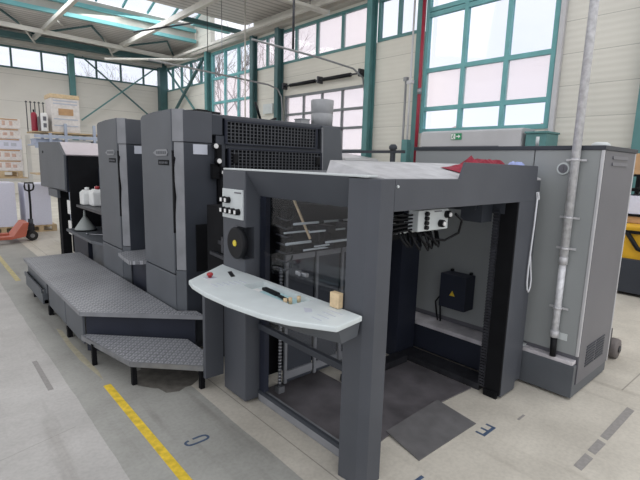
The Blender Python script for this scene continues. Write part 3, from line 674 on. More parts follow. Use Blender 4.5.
# things on top of the near unit
single('pail', G().lathe([(.105, 2.031), (.112, 2.031), (.118, 2.16), (.112, 2.165), (.116, 2.17), (.122, 2.30), (.117, 2.305)], (3.28, 3.70, 0), 28), 'pail', 'stack of two round grey pails standing on the near printing unit', 'pail')
t = thing('small_tub', 'small grey tub beside the round pails on the near printing unit', 'tub', (3.08, 3.78, 2.03))
obj('body', G().box(3.02, 3.13, 3.72, 3.84, 2.033, 2.09, .006), 'pail', t); obj('lid', G().box(3.015, 3.135, 3.715, 3.845, 2.09, 2.102, .004), 'pail', t)
single('hand_tool', G().box(1.80, 1.9, 3.6, 3.66, 2.046, 2.07, .005).bar((1.9, 3.63, 2.055), (2.02, 3.62, 2.05), .03, .02).bar((1.80, 3.64, 2.055), (1.74, 3.7, 2.05), .02), 'black', 'black hand tool lying on the roof of the near printing unit', 'hand tool')
single('bent_lever', G().tube([(2.5, 3.7, 2.04), (2.47, 3.7, 2.12), (2.44, 3.7, 2.2)], .012, 8).bar((2.6, 3.7, 2.04), (2.68, 3.7, 2.07), .02).box(2.44, 2.68, 3.67, 3.73, 2.033, 2.043), 'black', 'black bent lever on top of the near printing unit, left of the tub', 'lever')

# ------------------------------------------------------------------ delivery unit
dl = thing('delivery_unit', 'dark grey delivery hood with pale sloping lid at the far end of the press', 'printing press', (2.4, 7.9, 0))
hp = [(8.8, 1.15), (8.775, 1.868), (7.44, 1.85), (7.113, 1.667), (7.16, 1.18)]
obj('hood_side', G().prism(hp, 1.55, 1.58, 'x', .006), 'cover', dl)
obj('hood_body', G().prism([(8.78, 1.15), (8.76, 1.84), (7.44, 1.83), (7.14, 1.655), (7.17, 1.15)], 1.58, 3.26, 'x'), 'navy', dl)
obj('sloping_lid', G().hexa([(1.58, 7.12, 1.66), (3.26, 7.12, 1.66), (3.26, 7.44, 1.838), (1.58, 7.44, 1.838), (1.58, 7.11, 1.675), (3.26, 7.11, 1.675), (3.26, 7.43, 1.853), (1.58, 7.43, 1.853)]), 'lid_pale', dl, 'sloping lid paled with painted skylight')
obj('near_panel', G().box(1.60, 3.26, 7.09, 7.14, .3, 1.655), 'matte_black', dl)
obj('cheek_plate', G().prism([(7.1, 1.6), (7.1, 1.2), (6.7, 1.2)], 2.5, 2.53, 'x'), 'cover', dl)
obj('rear_wall', G().box(1.98, 3.2, 5.53, 7.09, 0, 1.5), 'navy', dl)
obj('leg', G().box(1.60, 1.72, 7.72, 7.9, 0, 1.15), 'matte_black', dl); obj('leg', G().box(3.1, 3.22, 8.5, 8.66, 0, 1.15), 'matte_black', dl)
obj('hood_bracket', G().box(1.56, 1.6, 7.7, 8.3, 1.03, 1.15), 'cover', dl)
obj('pile_frame', G().box(1.75, 3.2, 7.2, 7.5, 0, 1.15), 'matte_black', dl)
obj('hood_bolt', G().lathe([(.02, 1.54), (.02, 1.55)], (0, 8.45, 1.71), 10, 'x'), 'black', dl)
u = obj('upper_shelf', G().box(1.62, 1.98, 5.53, 6.9, .965, 1.0, .004), 'dark_steel', dl)
l = obj('lower_shelf', G().prism([(1.51, 7.05), (1.51, 5.86), (1.60, 5.53), (1.98, 5.53), (1.98, 7.05)], .615, .65, 'z', .004), 'kick', dl)
obj('shelf_front', G().box(1.64, 1.98, 5.56, 6.3, .0, .615), 'cover', dl)
obj('shelf_support', G().box(1.60, 1.98, 6.35, 7.05, .3, .615), 'navy', dl)
for z in (.52, .82): obj('control_box', G().box(1.62, 1.7, 7.2, 7.42, z, z+.2, .01), 'white', dl, 'white box under the hood')
# canisters and funnel on the shelves
def canister(x, y, z, label, capm, s=1):
    t = thing('canister', label, 'canister', (x, y, z), 'plastic canisters on the delivery shelf')
    g = G(); g.box(x-.08*s, x+.08*s, y-.1*s, y+.1*s, z, z+.19*s, .02*s, 3).hexa([(x-.07*s, y-.09*s, z+.19*s), (x+.07*s, y-.09*s, z+.19*s), (x+.07*s, y+.09*s, z+.19*s), (x-.07*s, y+.09*s, z+.19*s), (x-.04*s, y-.05*s, z+.225*s), (x+.04*s, y-.05*s, z+.225*s), (x+.04*s, y+.05*s, z+.225*s), (x-.04*s, y+.05*s, z+.225*s)])
    obj('body', g, 'canister', t)
    obj('cap', G().cyl((x, y-.03*s, z+.225*s), (x, y-.03*s, z+.262*s), .03*s), capm, t)
    obj('handle', G().tube([(x, y+.04*s, z+.2*s), (x, y+.06*s, z+.25*s), (x, y-.0, z+.255*s)], .012*s, 8), 'canister', t)
canister(1.80, 6.56, 1.003, 'white plastic canister with a red cap on the upper shelf by the delivery', 'red', 1.0)
canister(1.73, 6.78, 1.003, 'white plastic canister with a white cap on the upper shelf, left of the red cap', 'canister', .9)
t = thing('funnel', 'grey funnel standing upside down on the lower shelf of the delivery', 'funnel', (1.68, 6.75, .65))
obj('cone', G().lathe([(.135, .665), (.13, .68), (.022, .84)], (1.68, 6.75, 0), 28), 'funnel', t)
obj('rim', G().lathe([(.142, .652), (.144, .667), (.13, .668)], (1.68, 6.75, 0), 28), 'black', t)
obj('spout', G().lathe([(.018, .838), (.011, .93)], (1.68, 6.75, 0), 14), 'funnel', t)
single('hook_rod', G().tube([(1.62, 6.33, .658), (1.68, 6.25, .66), (1.78, 6.15, .66), (1.9, 6.1, .66)], .007, 6).lathe([(.014, .651), (.014, .67)], (1.6, 6.36, 0), 10), 'steel', 'thin metal rod lying on the lower shelf right of the funnel', 'rod')

# ------------------------------------------------------------------ operator platform and step
pf = thing('operator_platform', 'long low walkway platform of diamond tread plate in front of the printing units', 'platform', (1.22, 5.0, 0))
pp = [(.90, 6.48), (.90, 3.93), (1.66, 3.25), (1.66, 3.40), (1.535, 3.50), (1.535, 6.52)]
obj('tread_top', G().prism(pp, .372, .40, 'z', .004), 'tread', pf)
obj('edge_lip', G().box(.895, .90, 3.94, 6.48, .365, .40).hexa([(.896, 3.93, .365), (1.656, 3.245, .365), (1.66, 3.25, .365), (.90, 3.935, .365), (.896, 3.93, .40), (1.656, 3.245, .40), (1.66, 3.25, .40), (.90, 3.935, .40)]), 'cover_light', pf)
for y0, y1 in ((3.98, 4.56), (4.58, 5.28)): obj('skirt', G().box(.925, .945, y0, y1, .10, .37, .004), 'kick', pf)
obj('skirt', G().box(.925, .945, 5.36, 6.42, .205, .37, .004), 'kick', pf)
obj('skirt_divider', G().box(.93, .99, 5.29, 5.34, .06, .37), 'matte_black', pf)
obj('skirt_end', G().hexa([(.95, 3.97, .04), (1.63, 3.36, .04), (1.65, 3.39, .04), (.96, 4.0, .04), (.95, 3.97, .37), (1.63, 3.36, .37), (1.65, 3.39, .37), (.96, 4.0, .37)]), 'navy', pf)
dr = obj('drawer', G().box(.89, .96, 5.40, 6.38, .09, .13).box(.89, .905, 5.40, 6.38, .13, .20).box(.885, .90, 5.44, 6.42, .20, .245).box(.905, 1.4, 5.40, 5.42, .09, .25).box(.905, 1.4, 6.36, 6.38, .09, .25), 'kick', pf, 'open rack drawer under the platform')
for x, y in ((.935, 4.50), (.935, 5.27), (.935, 6.08), (1.45, 6.1), (1.45, 4.5)): obj('leg', G().box(x-.02, x+.02, y-.025, y+.025, 0, .10 if x < 1 else .372), 'matte_black', pf)
st = thing('step', 'low diamond tread plate step in front of the platform and beside the feeder', 'step', (1.3, 3.3, 0))
sp = [(.905, 3.925), (1.04, 3.19), (1.417, 2.805), (1.545, 2.84), (1.545, 3.33), (.95, 3.93)]
obj('tread_top', G().prism(sp, .175, .20, 'z', .003), 'tread', st)
def lip(a, b, z0, z1, w=.008):
    a, b = Vector(a+(0,)), Vector(b+(0,)); n = (b-a).normalized().cross(Vector((0, 0, 1)))*w
    return [(a.x, a.y, z0), (b.x, b.y, z0), (b.x+n.x, b.y+n.y, z0), (a.x+n.x, a.y+n.y, z0), (a.x, a.y, z1), (b.x, b.y, z1), (b.x+n.x, b.y+n.y, z1), (a.x+n.x, a.y+n.y, z1)]
obj('edge_lip', G().hexa(lip((.905, 3.925), (1.04, 3.19), .16, .20)).hexa(lip((1.04, 3.19), (1.417, 2.805), .16, .20)), 'steel', st)
for x, y in ((.94, 3.34+.4), (1.07, 3.22), (1.43, 2.86)): obj('leg', G().box(x-.017, x+.017, y-.017, y+.017, 0, .175), 'matte_black', st)

# ------------------------------------------------------------------ control cabinet
cb = thing('control_cabinet', 'tall grey steel control cabinet on a plinth behind the feeder', 'cabinet', (3.8, 1.8, 0))
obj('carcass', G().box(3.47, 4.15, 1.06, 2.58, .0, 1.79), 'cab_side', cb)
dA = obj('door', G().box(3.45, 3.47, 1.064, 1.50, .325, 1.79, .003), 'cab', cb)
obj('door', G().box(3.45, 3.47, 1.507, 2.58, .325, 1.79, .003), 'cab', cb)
obj('corner_trim', G().box(3.444, 3.464, 1.042, 1.062, .325, 1.79, .004), 'cab_edge', cb, 'pale corner strip')
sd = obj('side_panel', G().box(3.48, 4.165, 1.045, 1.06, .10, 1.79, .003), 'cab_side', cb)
obj('corner_trim', G().box(4.15, 4.17, 1.042, 1.066, .1, 1.79, .003), 'cab_edge', cb, 'pale corner strip')
g = G()
for z in (1.70, 1.745): g.hexa([(3.63, 1.035, z-.012), (3.97, 1.035, z-.012), (3.97, 1.045, z-.012), (3.63, 1.045, z-.012), (3.63, 1.042, z+.012), (3.97, 1.042, z+.012), (3.97, 1.045, z+.012), (3.63, 1.045, z+.012)])
obj('louvre', g, 'cab_side', sd)
g = G()
for r in range(8):
    for c in range(2): g.box(3.62+c*.21, 3.80+c*.21, 1.040, 1.045, .20+r*.022, .21+r*.022)
obj('vent_slots', g, 'anth_dark', sd)
obj('top_cap', G().box(3.44, 4.18, 1.035, 2.6, 1.79, 1.82, .004), 'anth_dark', cb)
pl = obj('plinth', G().box(3.40, 3.45, 1.045, 1.50, .02, .262, .004).box(3.45, 4.15, 1.05, 1.5, .02, .1), 'kick', cb)
obj('ledge', G().box(3.405, 3.47, 1.06, 1.5, .262, .29, .003).box(3.262, 3.47, 1.51, 2.5, .245, .28, .003), 'ledge', cb, 'pale ledge along the bottom, coloured as lit')
obj('inner_plinth', G().box(3.285, 3.45, 1.51, 2.5, .02, .245), 'navy', cb)
obj('ledge_plate', G().box(3.41, 3.47, 1.42, 1.49, .29, .305, .003), 'panel_white', cb)
lk = obj('lock', G().lathe([(.042, 3.438), (.044, 3.45)], (0, 1.29, 1.66), 24, 'x'), 'panel_white', cb, 'round lock with a pale ring')
obj('lock_face', G().lathe([(.03, 3.433), (.032, 3.438)], (0, 1.29, 1.66), 20, 'x').box(3.428, 3.433, 1.284, 1.296, 1.64, 1.68), 'cab_side', lk)
obj('type_plate', G().box(3.445, 3.45, 1.13, 1.22, .42, .47), 'panel_white', cb)
jb = obj('junction_box', G().box(3.30, 3.445, 1.885, 2.13, .46, .755, .006), 'navy', cb, 'small dark electric box with a yellow warning triangle')
obj('warning_triangle', G().prism([(1.98, .575), (2.03, .575), (2.005, .62)], 3.297, 3.30, 'x'), 'yellow', jb)
obj('box_lug', G().box(3.42, 3.445, 2.09, 2.11, .755, .775).box(3.42, 3.445, 1.91, 1.93, .755, .775), 'black', jb)
obj('box_cable', G().tube([(3.42, 2.12, .50), (3.40, 2.19, .51), (3.39, 2.22, .46), (3.40, 2.21, .36), (3.41, 2.2, .285)], .008, 8).tube([(3.42, 2.12, .53), (3.41, 2.17, .54), (3.4, 2.18, .46), (3.41, 2.17, .285)], .008, 8), 'black', jb)
single('white_bowl', G().lathe([(.055, 1.821), (.065, 1.826), (.06, 1.85), (.04, 1.862)], (3.86, 1.2, 0), 24), 'panel_white', 'white upturned bowl on the right end of the control cabinet top', 'bowl')
single('roof_stud', G().cyl((3.5, 1.515, 1.821), (3.5, 1.515, 1.89), .012), 'panel_white', 'short pale stud on the control cabinet top beside the teal box', 'stud')
# galvanized conduit
pz = thing('conduit_pipe', 'galvanized conduit pipe running from the cabinet ledge up to the roof', 'pipe', (3.415, 1.215, .29))
obj('boot', G().cyl((3.408, 1.2, .293), (3.408, 1.205, .44), .022), 'black', pz, 'black lower sleeve')
obj('tube', G().tube([(3.408, 1.205, .44), (3.408, 1.205, 1.0)], .024, 16).tube([(3.408, 1.205, 1.02), (3.408, 1.2, 6.75)], .028, 16), 'galv', pz)
obj('coupling', G().cyl((3.408, 1.205, .985), (3.408, 1.205, 1.04), .030), 'cab_edge', pz); obj('coupling', G().cyl((3.408, 1.205, .44), (3.408, 1.205, .49), .030), 'cab_edge', pz)
for z in (.66, 1.1, 1.32, 1.72): obj('clamp', G().lathe([(.031, z-.008), (.031, z+.008)], (3.408, 1.205, 0), 18).bar((3.432, 1.14, z), (3.432, 1.27, z), .012, .014), 'cab_edge', pz)
# white cord loop
single('rope_loop', G().tube([(3.257, 1.368, 1.487), (3.245, 1.365, 1.28), (3.232, 1.365, 1.08), (3.222, 1.365, .95), (3.225, 1.365, .85), (3.24, 1.365, .79), (3.265, 1.366, .765), (3.29, 1.367, .80), (3.29, 1.366, .86), (3.258, 1.366, .96), (3.236, 1.366, 1.04)], .006, 8).bar((3.245, 1.366, 1.49), (3.265, 1.366, 1.44), .016), 'cord', 'thin white rope with a loop hanging down the right end of the feeder', 'rope')

# ------------------------------------------------------------------ plates on the floor of the pile bay
single('steel_plate', G().prism([(1.725, 1.56), (2.06, 1.605), (2.62, 1.625), (3.0, 1.60), (3.0, 2.19), (2.28, 2.19), (2.28, 2.55), (1.725, 2.55)], .001, .01, 'z'), 'bay_plate', 'dark scuffed steel plate covering the floor of the pile bay', 'plate')
single('steel_plate', G().prism([(1.78, 1.385), (2.02, 1.335), (2.595, 1.325), (2.63, 1.60)], .011, .02, 'z') if False else G().hexa([(1.99, 1.335, .0005), (2.59, 1.325, .0005), (2.63, 1.65, .0115), (2.05, 1.63, .0115), (1.99, 1.335, .006), (2.59, 1.325, .006), (2.63, 1.65, .018), (2.05, 1.63, .018)]), 'ramp', 'loose grey steel ramp plate projecting in front of the pile bay', 'plate')

# ------------------------------------------------------------------ floor markings
single('floor_line', G().box(.885, .937, .6, 3.33, 0, .002), 'yellow', 'yellow safety line on the floor running from the step towards the camera', 'floor marking')
single('floor_line', G().box(.86, .92, 7.0, 9.6, 0, .002), 'yellow_worn', 'worn yellow safety line on the floor beyond the far end of the platform', 'floor marking')
single('floor_line', G().prism([(.87, 3.9), (.915, 3.42), (.93, 3.6), (.905, 4.3), (.915, 4.7), (.88, 4.8), (.865, 4.3)], 0, .001, 'z'), 'yellow_faint', 'nearly rubbed off yellow line patch beside the platform legs', 'floor marking')
def mark(name, g, m, label, group=None): return single(name, g, m, label, 'floor marking', group)
g = G(); g.box(2.505, 2.65, 1.218, 1.238, 0, .002)
for x in (2.505, 2.568, 2.634): g.box(x, x+.016, 1.238, 1.282, 0, .002)
mark('floor_letter', g, 'blue_ink', 'blue letter E painted on the floor in front of the cabinet plinth')
g = G(); ring = []
for k in range(27):
    a = math.radians(112+k*13.1); c_, s_ = math.cos(a), math.sin(a); e = .62
    ring.append((1.112+math.copysign(abs(c_)**e, c_)*.068-.2*math.copysign(abs(s_)**e, s_)*.025, 2.30+math.copysign(abs(s_)**e, s_)*.026))
for k in range(26): g.bar((ring[k][0], ring[k][1], .001), (ring[k+1][0], ring[k+1][1], .001), .013, .002)
mark('floor_letter', g, 'blue_ink', 'blue letter C painted on the floor beside the yellow line')
for a, b, l in ((2.63, 2.80, 'grey tape scrap on the floor at the right, nearest the camera'), (2.85, 3.02, 'grey tape scrap on the floor at the right, middle of the row'), (3.07, 3.62, 'long grey tape strip on the floor at the right, farthest of the row')):
    mark('floor_tape', G().hexa([(a, .705, 0), (b, .70, 0), (b+.02, .75, 0), (a+.015, .752, 0), (a, .705, .0015), (b, .70, .0015), (b+.02, .75, .0015), (a+.015, .752, .0015)]), 'tape', l, 'tape strips on the floor')
mark('floor_tape', G().box(2.86, 2.95, 1.165, 1.18, 0, .0015), 'tape', 'short grey tape scrap on the floor behind the blue letter E')
mark('floor_stain', G().box(1.82, 1.90, 1.235, 1.255, 0, .002), 'blue_ink', 'blue stroke painted on the floor in front of the ramp plate')
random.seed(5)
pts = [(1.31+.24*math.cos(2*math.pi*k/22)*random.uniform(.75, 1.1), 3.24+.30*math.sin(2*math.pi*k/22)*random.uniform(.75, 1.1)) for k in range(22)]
mark('floor_stain', G().prism(pts, 0, .001, 'z'), 'oil_shade', 'dark oily stain with painted shade on the floor under the low tread plate step')  # dirt, with the shade under the step painted into it
mark('floor_tape', G().box(.565, .60, 3.5, 4.1, 0, .0015), 'tape', 'short grey tape strip on the aisle floor at the far left')

# ------------------------------------------------------------------ behind the press, right side
hs = thing('machine_housing', 'long pale grey machine housing under the tall window', 'machine', (9.35, 5.5, 0))
obj('housing_body', G().box(9.0, 9.66, 4.25, 6.62, .0, 2.02, .01), 'housing', hs)
obj('housing_hood', G().prism([(9.05, 2.02), (9.66, 2.02), (9.66, 2.46), (9.14, 2.46), (9.05, 2.42)], 4.25, 6.66, 'y', .01), 'housing', hs)
obj('housing_groove', G().box(9.03, 9.05, 4.7, 6.6, 2.06, 2.11), 'cab_side', hs)
es = thing('exit_sign', 'green emergency exit sign with a white running figure and arrow on the pale housing', 'sign', (9.03, 5.7, 2.25))
obj('sign_plate', G().box(9.03, 9.047, 5.57, 5.83, 2.25, 2.385), 'green', es)
obj('arrow', G().prism([(5.59, 2.318), (5.64, 2.36), (5.64, 2.33), (5.69, 2.33), (5.69, 2.306), (5.64, 2.306), (5.64, 2.276)], 9.026, 9.03, 'x'), 'white', es)
obj('door_symbol', G().box(9.026, 9.03, 5.715, 5.82, 2.26, 2.375), 'white', es)
g = G().lathe([(.011, 9.022), (.011, 9.026)], (0, 5.765, 2.357), 12, 'x')
for a, b, w_ in (((5.77, 2.34), (5.775, 2.31), .02), ((5.775, 2.31), (5.75, 2.27), .011), ((5.775, 2.31), (5.805, 2.28), .011), ((5.77, 2.338), (5.735, 2.325), .009), ((5.77, 2.338), (5.80, 2.32), .009)):
    g.bar((9.024, *a), (9.024, *b), .004, w_)
obj('running_figure', g, 'green', es)
tb = thing('teal_box', 'teal steel box standing beside the pale housing under the window frame', 'box', (9.35, 3.98, 0))
obj('body', G().box(9.1, 9.66, 3.78, 4.18, 0, 2.34, .01), 'teal', tb); obj('lid', G().box(9.07, 9.68, 3.76, 4.2, 2.34, 2.38, .01), 'teal', tb)
rp = thing('fire_pipe', 'dark red fire pipe rising along the wall left of the tall window', 'pipe', (9.78, 7.33, 0))
obj('tube', G().cyl((9.78, 7.33, 0), (9.78, 7.33, 6.7), .045, seg=14), 'redpipe', rp); obj('flange', G().cyl((9.78, 7.33, 3.45), (9.78, 7.33, 3.6), .058, seg=14), 'steel', rp)
single('grey_conduit', G().cyl((9.7, 7.71, .0), (9.7, 7.71, 3.85), .03, seg=10).box(9.65, 9.75, 7.66, 7.76, 3.8, 3.9), 'track', 'grey conduit on the right wall, left of the white pole', 'pipe')
single('white_pole', G().cyl((9.6, 7.49, 0), (9.6, 7.49, 6.7), .025, seg=10).box(9.56, 9.64, 7.4, 7.58, 3.7, 3.78), 'cab_edge', 'thin white pole standing beside the dark red fire pipe', 'pole')
single('teal_post', G().box(9.3, 9.45, 7.25, 7.42, 0, 2.3), 'teal', 'short teal post at the foot of the fire pipe', 'post')
# low machine with a rail behind the feeder
rl = thing('guard_rail', 'dark guard rail with knobs behind the feeder and under the sectional door', 'rail', (7.5, 7.0, 0))
g = G().bar((7.5, 8.9, 1.93), (7.5, 5.9, 1.93), .06); obj('rail', g, 'anth_dark', rl)
for y in (8.8, 7.9, 6.2): obj('post', G().box(7.46, 7.54, y-.04, y+.04, 0, 1.9).lathe([(.05, 1.95), (.085, 1.99), (.085, 2.04), (.05, 2.08)], (7.5, y, 0), 14), 'anth_dark', rl)
lm = thing('low_machine', 'low pale machine with a sloping cover in front of the sectional door', 'machine', (8.4, 8.7, 0))
obj('body', G().box(7.8, 9.0, 7.9, 9.9, 0, 1.75, .01), 'housing', lm); obj('sloping_cover', G().prism([(9.8, 1.75), (7.9, 1.75), (7.95, 1.80), (9.6, 2.02)], 7.8, 9.0, 'x'), 'cab_edge', lm)
obj('grille', G().box(7.79, 7.8, 9.0, 9.4, 1.84, 1.9), 'black', lm)

# right edge: wheel of a pallet truck, rack with boxes, yellow machine
pt = thing('pallet_truck', 'hand pallet truck parked behind the control cabinet, grey wheel showing', 'pallet truck', (4.75, 1.2, 0))
w = obj('wheel', G().lathe([(.05, 1.06), (.085, 1.065), (.09, 1.08), (.09, 1.12), (.085, 1.135), (.05, 1.14)], (4.55, 0, .09), 24, 'y'), 'wheel_grey', pt)
obj('wheel_hub', G().lathe([(.03, 1.05), (.03, 1.06)], (4.55, 0, .09), 14, 'y'), 'dark_steel', w)
obj('wheel_fork', G().box(4.36, 4.6, 1.145, 1.165, .06, .24).box(4.34, 4.44, 1.1, 1.2, .12, .30), 'dark_steel', pt)
obj('pump', G().cyl((4.4, 1.2, .2), (4.4, 1.2, .5), .035).box(4.37, 4.43, 1.17, 1.23, .34, .40), 'orange', pt)
obj('tiller', G().tube([(4.40, 1.2, .48), (4.36, 1.25, .9), (4.35, 1.27, 1.2)], .018, 10), 'dark_steel', pt)
obj('fork', G().box(4.42, 4.6, 1.25, 2.4, .05, .11).box(4.42+.35, 4.6+.35, 1.25, 2.4, .05, .11), 'orange', pt)
ym = thing('yellow_machine', 'yellow stacker standing by the right wall beneath the boxes', 'stacker', (7.6, 1.4, 0))
obj('body', G().box(7.1, 8.2, .9, 1.85, .12, .95, .03), 'yellow_bin', ym); obj('base', G().box(7.05, 8.25, .85, 1.9, .04, .5, .01), 'anth_dark', ym)
obj('band', G().box(7.06, 7.1, .95, 1.80, .84, .88), 'black', ym)
obj('hose', G().tube([(7.08, 1.75, .85), (7.05, 1.6, .65), (7.06, 1.45, .6)], .03, 8), 'black', ym)
for x, y in ((7.2, .95), (7.2, 1.75), (8.1, .95), (8.1, 1.75)): obj('wheel', G().cyl((x, y-.03, .05), (x, y+.03, .05), .05), 'rubber', ym)
rk = thing('storage_rack', 'dark shelving rack at the right edge behind the control cabinet', 'rack', (7.7, 1.3, 0))
for x, y in ((7.3, 2.02), (8.4, 2.02), (7.3, .5), (8.4, .5)): obj('upright', G().box(x-.03, x+.03, y-.03, y+.03, 0, 1.66), 'black', rk)
for z in (1.08, 1.42, 1.62): obj('shelf', G().box(7.33, 8.37, .53, 1.99, z-.03, z-.004), 'matte_black', rk)
def rbox(name, x0, x1, y0, y1, z0, z1, m, label):
    t = thing(name, label, 'box', ((x0+x1)/2, (y0+y1)/2, z0), 'boxes on the rack at the right edge')
    obj('body', G().box(x0, x1, y0, y1, z0, z1, .005), m, t); obj('tape_strip', G().box(x0-.002, x1+.002, (y0+y1)/2-.03, (y0+y1)/2+.03, z0+.01, z1+.002), 'tape' if m != 'paper' else 'label', t)
rbox('carton', 7.35, 7.9, 1.25, 1.93, 1.62, 1.9, 'carton', 'brown carton on the top shelf of the rack at the right edge')
rbox('paper_box', 7.35, 7.9, 1.3, 1.93, 1.08, 1.33, 'paper', 'white box on the lower shelf of the rack at the right edge')
rbox('carton', 7.35, 7.8, 1.2, 1.9, .955, 1.045, 'carton', 'flat brown carton between the yellow stacker and the white box')
rbox('dark_box', 7.35, 7.9, .6, 1.1, 1.08, 1.32, 'black', 'black box on the lower shelf of the rack, right of the white box')

# ------------------------------------------------------------------ left background
def pallet(x, y, label, lx=.56, ly=.8, z=0, group='wooden pallets behind the press'):
    t = thing('pallet', label, 'pallet', (x, y, z), group)
    for k in range(3): obj('top_board', G().box(x+k*(lx/3)+.005, x+(k+1)*(lx/3)-.005, y, y+ly, z+.12, z+.144), 'wood', t)
    for k in range(3):
        for j in range(2): obj('block', G().box(x+k*(lx/2-.045)+.0, x+k*(lx/2-.045)+.09, y+j*(ly-.1), y+j*(ly-.1)+.1, z+.022, z+.12), 'wood', t)
    for j in range(2): obj('bottom_board', G().box(x, x+lx, y+j*(ly-.1), y+j*(ly-.1)+.1, z, z+.022), 'wood', t)
    return t
pallet(1.0, 11.4, 'wooden pallet under the left tall white paper stack', .55); single('paper_stack', G().box(1.03, 1.53, 11.42, 12.15, .145, 1.07, .01), 'paper', 'tall white paper stack on a pallet at the left edge, behind the pallet truck', 'paper stack', 'white paper stacks')
pallet(1.66, 11.4, 'wooden pallet under the right tall white paper stack', .60); single('paper_stack', G().box(1.69, 2.18, 11.42, 12.15, .145, 1.04, .01), 'paper', 'tall white paper stack on a pallet just left of the delivery unit', 'paper stack', 'white paper stacks')
# orange pallet truck
pj = thing('pallet_truck', 'orange red hand pallet truck with an upright black handle at the left edge', 'pallet truck', (1.35, 10.2, 0))
obj('fork', G().box(.0, 1.25, 10.05, 10.2, .08, .14, .01), 'orange', pj); obj('fork', G().box(.0, 1.25, 10.5, 10.65, .08, .14, .01), 'orange', pj)
obj('chassis', G().hexa([(1.22, 10.04, .08), (1.46, 10.04, .12), (1.46, 10.66, .12), (1.22, 10.66, .08), (1.44, 10.08, .38), (1.53, 10.08, .38), (1.53, 10.62, .38), (1.44, 10.62, .38)], .012), 'orange', pj)
obj('pump', G().cyl((1.60, 10.35, .2), (1.60, 10.35, .42), .045).box(1.55, 1.65, 10.29, 10.41, .2, .32), 'dark_steel', pj)
obj('tiller', G().tube([(1.61, 10.35, .38), (1.62, 10.36, .7), (1.62, 10.37, .98)], .02, 10), 'black', pj)
obj('handle', G().tube([(1.62, 10.37, .96), (1.555, 10.37, .99), (1.545, 10.37, 1.05), (1.555, 10.37, 1.12), (1.69, 10.37, 1.12), (1.70, 10.37, 1.05), (1.685, 10.37, .99), (1.62, 10.37, .96)], .016, 8).cyl((1.62, 10.37, .96), (1.62, 10.37, 1.10), .018, seg=10), 'black', pj)
w = obj('wheel', G().lathe([(.06, 10.25), (.095, 10.255), (.1, 10.27), (.1, 10.3), (.095, 10.315), (.06, 10.32)], (1.60, 0, .1), 24, 'y'), 'rubber', pj); obj('wheel_hub', G().lathe([(.04, 10.245), (.04, 10.25)], (1.60, 0, .1), 14, 'y'), 'steel', w)
obj('wheel', G().lathe([(.06, 10.38), (.1, 10.39), (.1, 10.44), (.06, 10.45)], (1.60, 0, .1), 20, 'y'), 'rubber', pj)
for y in (10.125, 10.575): obj('roller', G().cyl((.12, y-.05, .045), (.12, y+.05, .045), .04), 'rubber', pj)

# pallet rack with a printed carton pile
pk = thing('pallet_rack', 'tall steel pallet rack behind the white paper stacks', 'rack', (1.6, 12.8, 0))
for x in (.3, 1.98): 
    for y in (12.35, 13.4): obj('upright', G().box(x-.04, x+.04, y-.04, y+.04, 0, 2.1 if x > 1 else 3.2), 'beam', pk)
for y in (12.35, 13.4): obj('beam', G().box(.34, 1.94, y-.02, y+.02, 1.06, 1.12), 'beam', pk)
obj('deck', G().box(.34, 1.94, 12.38, 13.38, 1.12, 1.14), 'wood', pk)
pallet(1.06, 12.4, 'wooden pallet on the rack under the printed carton pile', .78, .9, 1.143)
yk = 1.29
for k, (h, m, l) in enumerate(((.24, 'kraft', 'printed carton at the bottom of the pile on the rack'), (.24, 'kraft', 'second printed carton from the bottom of the pile on the rack'), (.24, 'paper', 'white carton with dark printing in the middle of the pile on the rack'), (.22, 'kraft', 'second printed carton from the top of the pile on the rack'), (.22, 'kraft', 'printed carton at the top of the pile on the rack'))):
    t = thing('carton', l, 'carton', (1.45, 12.8, yk), 'printed cartons piled on the rack')
    obj('body', G().box(1.12, 1.87-.01*(k % 2), 12.41, 13.2, yk, yk+h-.004, .006), m, t)
    random.seed(20+k)
    for j in range(5):
        a = 1.12+j*.135; obj('print', G().box(a, a+random.uniform(.05, .11), 12.405, 12.41, yk+h*.3, yk+h*random.uniform(.55, .8)), 'label' if m == 'paper' else 'print_pink', t)
    obj('tape_strip', G().box(1.08, 1.82, 12.4, 12.41, yk+h-.035, yk+h-.01), 'carton', t); yk += h

# shelf rack behind the delivery with assorted goods
sr = thing('shelf_rack', 'pale blue grey shelf rack with wooden boards behind the delivery unit', 'rack', (2.5, 10.8, 0))
for x in (2.08, 2.36, 2.9, 3.5):
    for y in (10.52, 11.3): obj('upright', G().box(x-.025, x+.025, y-.025, y+.025, (0 if x > 2.2 else 1.75), 2.30 if x in (2.36, 2.9) and y < 11 else 2.1), 'blue_steel', sr)
for z, m in ((2.13, 'wood'), (1.88, 'blue_steel'), (1.3, 'wood')): obj('shelf', G().box(1.80, 3.5, 10.555, 11.27, z-.03, z-.004), m, sr)
obj('front_beam', G().box(1.8, 3.5, 10.50, 10.52, 2.0, 2.06), 'blue_steel', sr)
obj('front_beam', G().box(1.8, 3.5, 10.50, 10.52, 1.80, 1.86), 'blue_steel', sr)
wp = thing('wrapped_pack', 'pale wrapped pack with a brown printed label on the rack behind the delivery', 'package', (2.37, 10.9, 2.13))
obj('body', G().box(2.14, 2.66, 10.60, 11.1, 2.13, 2.80, .01), 'kraft', wp)
obj('lid', G().box(2.13, 2.67, 10.59, 11.11, 2.80, 2.88, .006), 'palewood', wp, 'pale wooden lid')
for z in (2.25, 2.38, 2.68, 2.74): obj('print_line', G().box(2.18, 2.62, 10.594, 10.60, z, z+.025), 'label', wp)
obj('print_label', G().box(2.27, 2.54, 10.592, 10.60, 2.47, 2.60), 'carton', wp)
fe = thing('red_canister', 'dark red canister at the left end of the shelf rack top', 'canister', (1.85, 10.8, 2.13))
